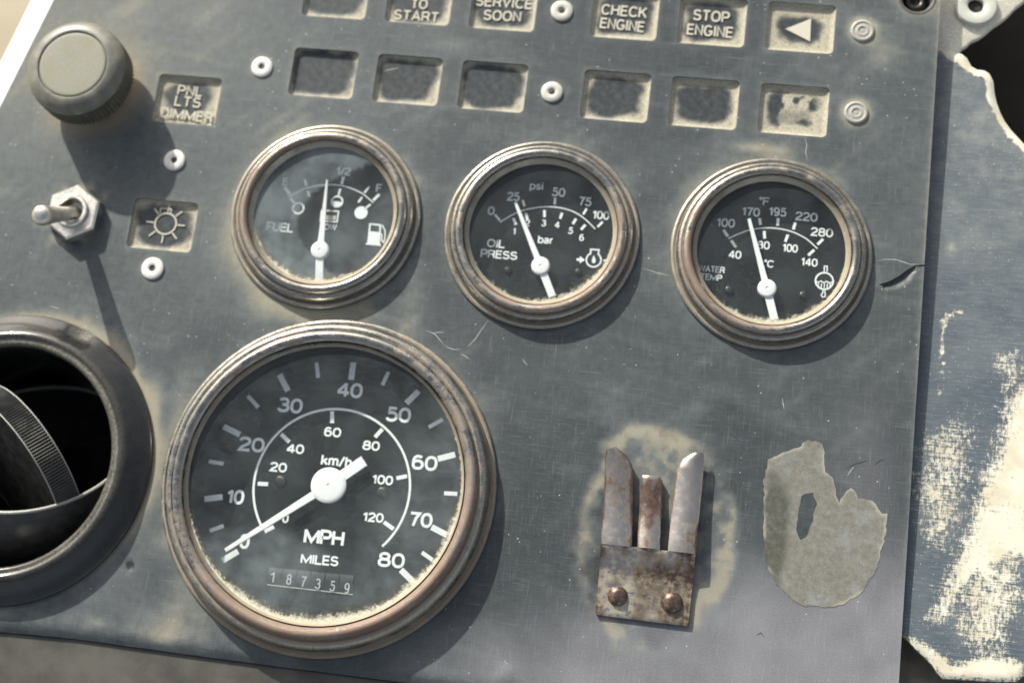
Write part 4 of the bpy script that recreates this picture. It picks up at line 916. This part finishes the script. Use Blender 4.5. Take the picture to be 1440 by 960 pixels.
# ------------------------------------------------------------------ dimmer knob
t = thing('dimmer_knob', 'round black rubber dimmer knob with knurled rim and bleached flat top', 'knob', (*KNOB, 0))
H = 18.0; Rk = 15.9
prof = [(Rk - 2.5, H - 12.6), (Rk - .7, H - 12.4), (Rk - .1, H - 11.9), (Rk, H - 3.9), (Rk - .15, H - 3.3), (Rk - .5, H - 2.5), (Rk - 1.05, H - 1.7), (Rk - 1.8, H - 1.0), (Rk - 2.7, H - .5), (Rk - 3.6, H - .15), (Rk - 4.3, H), (Rk - 4.7, H - .05), (Rk - 4.85, H - .3), (Rk - 5.0, H - .6), (Rk - 5.1, H - .6)]
V = []; n = 144; m = len(prof); Fc = []
for i in range(n):
    a = 2 * math.pi * i / n
    for k, (r, z) in enumerate(prof):
        rr = r - (.9 * (i % 2) if k in (1, 2, 3) else 0); V.append((rr * math.cos(a), rr * math.sin(a), z))
for i in range(n):
    j = (i + 1) % n
    for k in range(m - 1): Fc.append((i * m + k, j * m + k, j * m + k + 1, i * m + k + 1))
mesh_obj('knob_body', V, Fc, M['knob'], t, True, None, 48)
V, Fc = lathe([(Rk - 5.1, H - .55), (Rk - 5.3, H - .3), (Rk - 6, H - .25), (4, H - .35), (.001, H - .35)], 64); mesh_obj('knob_face', V, Fc, M['knobface'], t)
V, Fc = lathe([(8.2, -.05), (8.2, .6), (7.6, 1.1), (6.4, 1.2), (6.1, 2.5), (6.1, H - 13.2), (12.8, H - 12.5)], 48); mesh_obj('knob_shaft', V, Fc, M['dustheap'], t, True, None, 40)

# ------------------------------------------------------------------ toggle switch
t = thing('toggle_switch', 'chrome bat toggle switch in a hex nut, lever pointing left', 'toggle switch', (*TOG, 0))
def hexnut(Rh, z0, z1, rot, rin):
    mb = MB(); rings = []
    for (rs_, z) in ((1, z0), (1, z1 - .7), (.93, z1)): rings.append([(Rh * rs_ * math.cos(rot + k * math.pi / 3), Rh * rs_ * math.sin(rot + k * math.pi / 3), z) for k in range(6)])
    n = 48; cir = [(rin * math.cos(2 * math.pi * k / n + rot), rin * math.sin(2 * math.pi * k / n + rot)) for k in range(n)]
    V = [p for r in rings for p in r]; Fc = []
    for k in range(2):
        for i in range(6): j = (i + 1) % 6; Fc.append((k * 6 + i, k * 6 + j, (k + 1) * 6 + j, (k + 1) * 6 + i))
    b = len(V); V += [(x, y, z1 + .02) for x, y in cir]; V += [(x, y, z0) for x, y in cir]
    for i in range(6):
        j = (i + 1) % 6
        for k in range(8): a = b + i * 8 + k; c = b + (i * 8 + k + 1) % n; Fc.append((12 + (i if k < 4 else j), c, a) if False else (12 + (i if k < 4 else j), c if False else a, c)[::-1] if False else (12 + (i if k < 4 else j), c, a)[::-1])
        Fc.append((12 + i, 12 + j, b + i * 8 + 4))
    for k in range(n): Fc.append((b + k, b + (k + 1) % n, b + n + (k + 1) % n, b + n + k))
    mb.add(V, Fc); return mb
hexnut(9.2, 0.05, 4.0, math.radians(88), 5.4).obj('hex_nut', M['nickel'], t, angle=20)
V, Fc = lathe([(5.4, 1), (5.35, 5.0), (5.05, 5.35), (4.2, 5.35), (3.95, 5.0), (3.8, 0.5), (.01, .3)], 48); mesh_obj('bushing', V, Fc, M['nickel'], t, True, None, 35)
HL = 23.0; tipc = U3(57, 303, HL); tipc[:2] -= np.array(TOG); b0 = np.array([.3, 0.2, 1.5]); dv = tipc - b0; Ln = np.linalg.norm(dv)
rad = [2.1, 2.15, 2.3, 2.5, 2.75, 3.0, 3.15, 3.2, 3.05, 2.6, 1.7, .5]; tt = [0, .2, .4, .6, .75, .86, .91, .95, .985, 1.015, 1.04, 1.05]
mb = MB(); mb.add(*tube([b0 + dv * q for q in tt], rad, 24)); mb.obj('lever', M['nickel'], t)

# ------------------------------------------------------------------ spring clip
t = thing('spring_clip', 'tarnished steel spring clip with three prongs, riveted to the panel', 'spring clip', (*CLIPC, 0))
CB = np.array([*CLIPC, 0.])
def Pz(u, v, z): return U3(u, v, z) - CB
def strip(name, rows, th=.75, parent=t, nj=5, mat=None, curve=0, dust=0., rust=0.):
    """rows: list of ((uL, vL), zL, (uR, vR), zR)"""
    G_ = []
    for (l, zl, r, zr) in rows:
        A = Pz(*l, zl); B = Pz(*r, zr); G_.append([A * (1 - q) + B * q + np.array([0, 0, curve * math.sin(math.pi * q)]) for q in np.linspace(0, 1, nj)])
    mb = MB(); mb.add(*slab_grid([[tuple(p) for p in r] for r in G_], th)); return mb.obj(name, mat or M['clip'], parent, angle=50, attrs=dict(dust=[dust] * len(mb.v), rust=[rust + (.38 if (k % nj) in (0, nj - 1) else 0) - .1 for k in range(len(mb.v))]))
strip('clip_base', [((843.0, 802), 1.6, (974.2, 818), 1.6), ((841, 820), 1.3, (972.5, 836), 1.3), ((837.3, 856), 1.3, (968.6, 873), 1.3), ((837.6, 861), 1.2, (967.8, 877.5), 1.2), ((838.8, 864), .95, (966, 880), .95)], 1.0, nj=10, dust=.50, rust=.40)
strip('clip_shelf', [((845, 763), 4.5, (978, 778.5), 4.5), ((844.6, 767), 4.5, (977.6, 782.5), 4.5), ((844.4, 770), 4.3, (977.4, 785.5), 4.3), ((843.4, 794), 1.9, (974.8, 810), 1.9), ((843.0, 800), 1.65, (974.3, 816.5), 1.65), ((842.8, 803), 1.62, (974.0, 819), 1.62)], .9, nj=10, dust=.40, rust=.42)
strip('prong', [((853, 632), 3.4, (866, 628), 2.9), ((851.5, 640), 3.3, (882, 641), 2.5), ((851, 650), 3.1, (889.5, 655), 2.1), ((849, 700), 3.1, (889.6, 705), 2.3), ((846.5, 740), 4.0, (889, 746), 3.6), ((845.2, 758), 4.5, (888.6, 763), 4.4), ((845, 764), 4.52, (888.4, 769), 4.52)], .9, nj=11, rust=.36, curve=.55)
strip('prong', [((904, 668), 1.9, (928, 669), 1.9), ((902, 673), 2.3, (931.8, 676), 2.3), ((901, 684), 1.8, (931.8, 687), 1.8), ((899, 720), 2.6, (930, 724), 2.6), ((897, 750), 3.9, (928.6, 754), 3.9), ((896.4, 769), 4.52, (928, 772.5), 4.52)], .9, nj=11, curve=.6, rust=.36)
strip('prong', [((974, 637), 2.9, (989.5, 636), 3.5), ((960, 646), 2.6, (990.6, 645), 3.4), ((951, 659), 2.3, (989.6, 660), 3.2), ((946, 700), 2.4, (985.5, 705), 3.4), ((942, 745), 3.6, (980.5, 751), 4.2), ((939.6, 768), 4.4, (978.6, 774), 4.5), ((939.2, 774), 4.52, (978.2, 779), 4.52)], .9, nj=11, curve=.55, rust=.15)
for (u, v, r) in ((868.5, 837.5, 2.9), (945, 846.5, 3.1)):
    c = U(u, v, 2) - CB[:2]; V, Fc = lathe([(r * 1.05, .9), (r, 1.3), (r * .9, 2.1), (r * .62, 2.75), (r * .3, 3.0), (.001, 3.05)], 28)
    o = mesh_obj('clip_rivet', V, Fc, M['clip'], t, True, dict(rust=[.75] * len(V), dust=[.30] * len(V))); o.location = (c[0] * MM, c[1] * MM, 0)

# ------------------------------------------------------------------ sticker residue
def res_z(X, Y): return .05 + .06 * fnoise(X, Y, 4, 90) + .03 * fnoise(X, Y, 1.6, 93) + .14 * (fnoise(X, Y, 38, 40) - .5)
def res_a(X, Y):
    c = U(1088, 745); return dict(edge=sstep(.9, .1, polydist(X, Y, respoly)) * sstep(.4, .6, fnoise(X, Y, 5, 97)), dark=np.clip(sstep(1.1, .6, np.hypot((X - c[0]) / 5.0, (Y - c[1]) / 19) + .5 * (fnoise(X, Y, 4, 95) - .5)), 0, 1))
def rough_edge(poly, amp, seed):
    out = []; r = np.random.RandomState(seed)
    for i in range(len(poly)):
        a = np.array(poly[i]); b = np.array(poly[(i + 1) % len(poly)]); k = max(1, int(np.linalg.norm(b - a) / 1.0))
        for q in range(k): out.append(tuple(a + (b - a) * q / k + r.uniform(-amp, amp, 2)))
    return out
o = sheet('adhesive_residue', rough_edge(respoly, .34, 3), [rough_edge(reshole, .26, 4)], .8, res_z, .3, M['residue'], None, res_a)
o['label'] = 'torn grey patch of glue residue with a hole, right of the clip'; o['category'] = 'residue'; o['kind'] = 'thing'

# ------------------------------------------------------------------ side panel on the right
sp_px = [(1346, 72), (1354, 74), (1361, 80), (1367, 91), (1375, 96), (1385, 97), (1392, 101), (1398, 112), (1400, 130), (1403, 143), (1408, 157), (1415, 170), (1424, 182), (1440, 199), (1475, 235), (1530, 280), (1560, 350), (1560, 900), (1500, 935), (1440, 950), (1430, 958), (1408, 958.5), (1360, 956), (1326, 954), (1318, 945), (1311, 934), (1299, 922), (1288, 912), (1276, 899), (1262, 888), (1200, 850), (1200, 650), (1240, 400), (1250, 72)]
def sz(v): return -5.4 + 3.4 * min(1, max(0, (v - 72) / 828))
sp_poly = [tuple(U(a, b, sz(b))) for a, b in sp_px]
yT, yB = U(1340, 72, -5.4)[1], U(1290, 900, -2)[1]
rim = [tuple(U(a, b, sz(b))) for a, b in sp_px[:18]]; rimb = [tuple(U(a, b, sz(b))) for a, b in sp_px[17:30]]
def sp_z(X, Y):
    z = -5.4 + 3.4 * np.clip((yT - Y) / (yT - yB), 0, 1); d = polydist(X, Y, rim, False); z = z - 1.3 * sstep(2.6, 0, d) ** 2
    d = polydist(X, Y, rimb, False); z = z - .5 * sstep(1.2, 0, d); return z + .12 * (fnoise(X, Y, 20, 21) - .5)
wear_px = [(1440, 530), (1420, 560), (1400, 640), (1378, 690), (1366, 730), (1348, 770), (1310, 868), (1316, 878), (1336, 860), (1350, 835), (1372, 815), (1420, 790), (1600, 770), (1600, 500)]
wear2 = [(1300, 610), (1330, 590), (1372, 600), (1366, 680), (1350, 760), (1335, 775), (1300, 770), (1285, 690)]
wear3 = [(1270, 893), (1300, 925), (1325, 954), (1440, 958), (1440, 930), (1390, 920), (1340, 935), (1300, 905)]
wear4 = [(1400, 500), (1440, 490), (1440, 700), (1405, 640), (1410, 560)]
wear5 = [(1350, 790), (1440, 770), (1440, 850), (1405, 920), (1375, 925), (1345, 880)]
def SPp(l): return [tuple(U(a, b, sz(b))) for a, b in l]
def sp_a(X, Y):
    def reg(poly, soft): P = SPp(poly); d = polydist(X, Y, P); s_ = np.where(inpoly(X, Y, P), d, -d); return sstep(-soft, soft, s_)
    n = fnoise(X, Y, 6, 31)
    wv = np.maximum.reduce([.84 * reg(wear_px, 6), .50 * reg(wear2, 7), .95 * reg(wear3, 3), .50 * reg(wear4, 6), .62 * reg(wear5, 8)])
    d = polydist(X, Y, rim, False); wv = np.maximum(wv, 1.3 * sstep(3.2, 1.6, d + 1.6 * (n - .5) - 2.6 * sstep(200, 212, Y)))
    ln = SPp([(1332, 440), (1326, 470), (1325, 520), (1322, 555)]); wv = np.maximum(wv, .62 * sstep(1.0, .2, polydist(X, Y, ln, False)))
    ln = SPp([(1326, 450), (1340, 440), (1352, 438)]); wv = np.maximum(wv, .75 * sstep(1.0, .2, polydist(X, Y, ln, False)))
    wv = wv + .16 * sstep(.5, .8, fnoise(X, Y, 3, 35)) + .05
    c = U(1337, 350, -4); dd = .75 * np.exp(-((X - c[0]) / 1.6) ** 2 - ((Y - c[1]) / 2) ** 2)
    dd += .35 * sstep(90, 190, Y) * n * 1.4 + .5 * np.exp(-np.abs(Y - yT) / 2.5)
    return dict(wear=np.clip(wv, 0, 1.4), dust=np.clip(dd, 0, 1))
o = sheet('side_panel', sp_poly, [], 1.1, sp_z, 2.2, M['side'], None, sp_a)
o['label'] = 'lower blue side panel scraped through to cream, with a curved cut edge'; o['category'] = 'trim panel'; o['kind'] = 'thing'

# ------------------------------------------------------------------ dusty bracket at the top right
bk = [(1280, -60), (1480, -60), (1462, -22), (1441, 2), (1428, 12), (1419, 22), (1409, 30), (1397, 38), (1388, 46), (1377, 54), (1367, 58), (1361, 64), (1353, 69), (1347, 77), (1340, 100), (1280, 100)]
zb = -7.6; bp = [U(a, b, zb) for a, b in bk]; bc = np.array(U(1360, 10, zb))
t = thing('mounting_bracket', 'dusty cream metal bracket corner with a thick washer', 'bracket', (bc[0], bc[1], zb))
mb = MB(); mb.add(*prism([p - bc for p in bp], -2.0, 0, .5)); mb.obj('bracket_plate', M['cream'], t, angle=40)
wc = U(1373, 7, zb + 2) - bc; V, Fc = lathe([(6.7, -.1), (6.7, 1.3), (6.2, 1.9), (5.4, 2.05), (3.2, 2.0), (2.55, 1.6), (2.4, .8), (2.4, -.3), (.01, -.3)], 40)
o = mesh_obj('washer', V, Fc, M['washer'], t, True, None, 35); o.location = (wc[0] * MM, wc[1] * MM, 0)
V, Fc = lathe([(2.38, -.25), (2.3, .25), (1.2, .3), (.01, .2)], 24); o = mesh_obj('bolt_end', V, Fc, M['darkmetal'], t); o.location = (wc[0] * MM, wc[1] * MM, 0)

# ------------------------------------------------------------------ dash trim below the panel, window frame at top left
tp = [b + np.array([0, .3]) for b in bot[:-1]]; low = [(float(bot[-2][0]), -70.), (float(bot[0][0]), -70.)]
poly = [tuple(p + np.array([0, .6])) for p in tp] + low
mb = MB(); mb.add(*prism(poly, -9, -1.9, 1.2)); o = mb.obj('dash_trim', M['trim'], smooth=False)
o['label'] = 'blurred grey-brown trim strip under the lower panel edge'; o['category'] = 'dash trim'; o['kind'] = 'thing'
zf = -16; a = U(38, 0, zf); b = U(0, 76, zf); d = (b - a) / np.linalg.norm(b - a); nn = np.array([-d[1], d[0]]); 
if nn @ (U(75, 0, zf) - a) < 0: nn = -nn
poly = [a - d * 90, b + d * 220, b + d * 220 + nn * 22, a - d * 90 + nn * 22]
mb = MB(); mb.add(*prism(poly, -26, zf, 3)); o = mb.obj('window_frame', M['paint'], smooth=True, angle=50)
o['label'] = 'out-of-focus white frame edge at the upper left of the panel'; o['category'] = 'frame'; o['kind'] = 'thing'
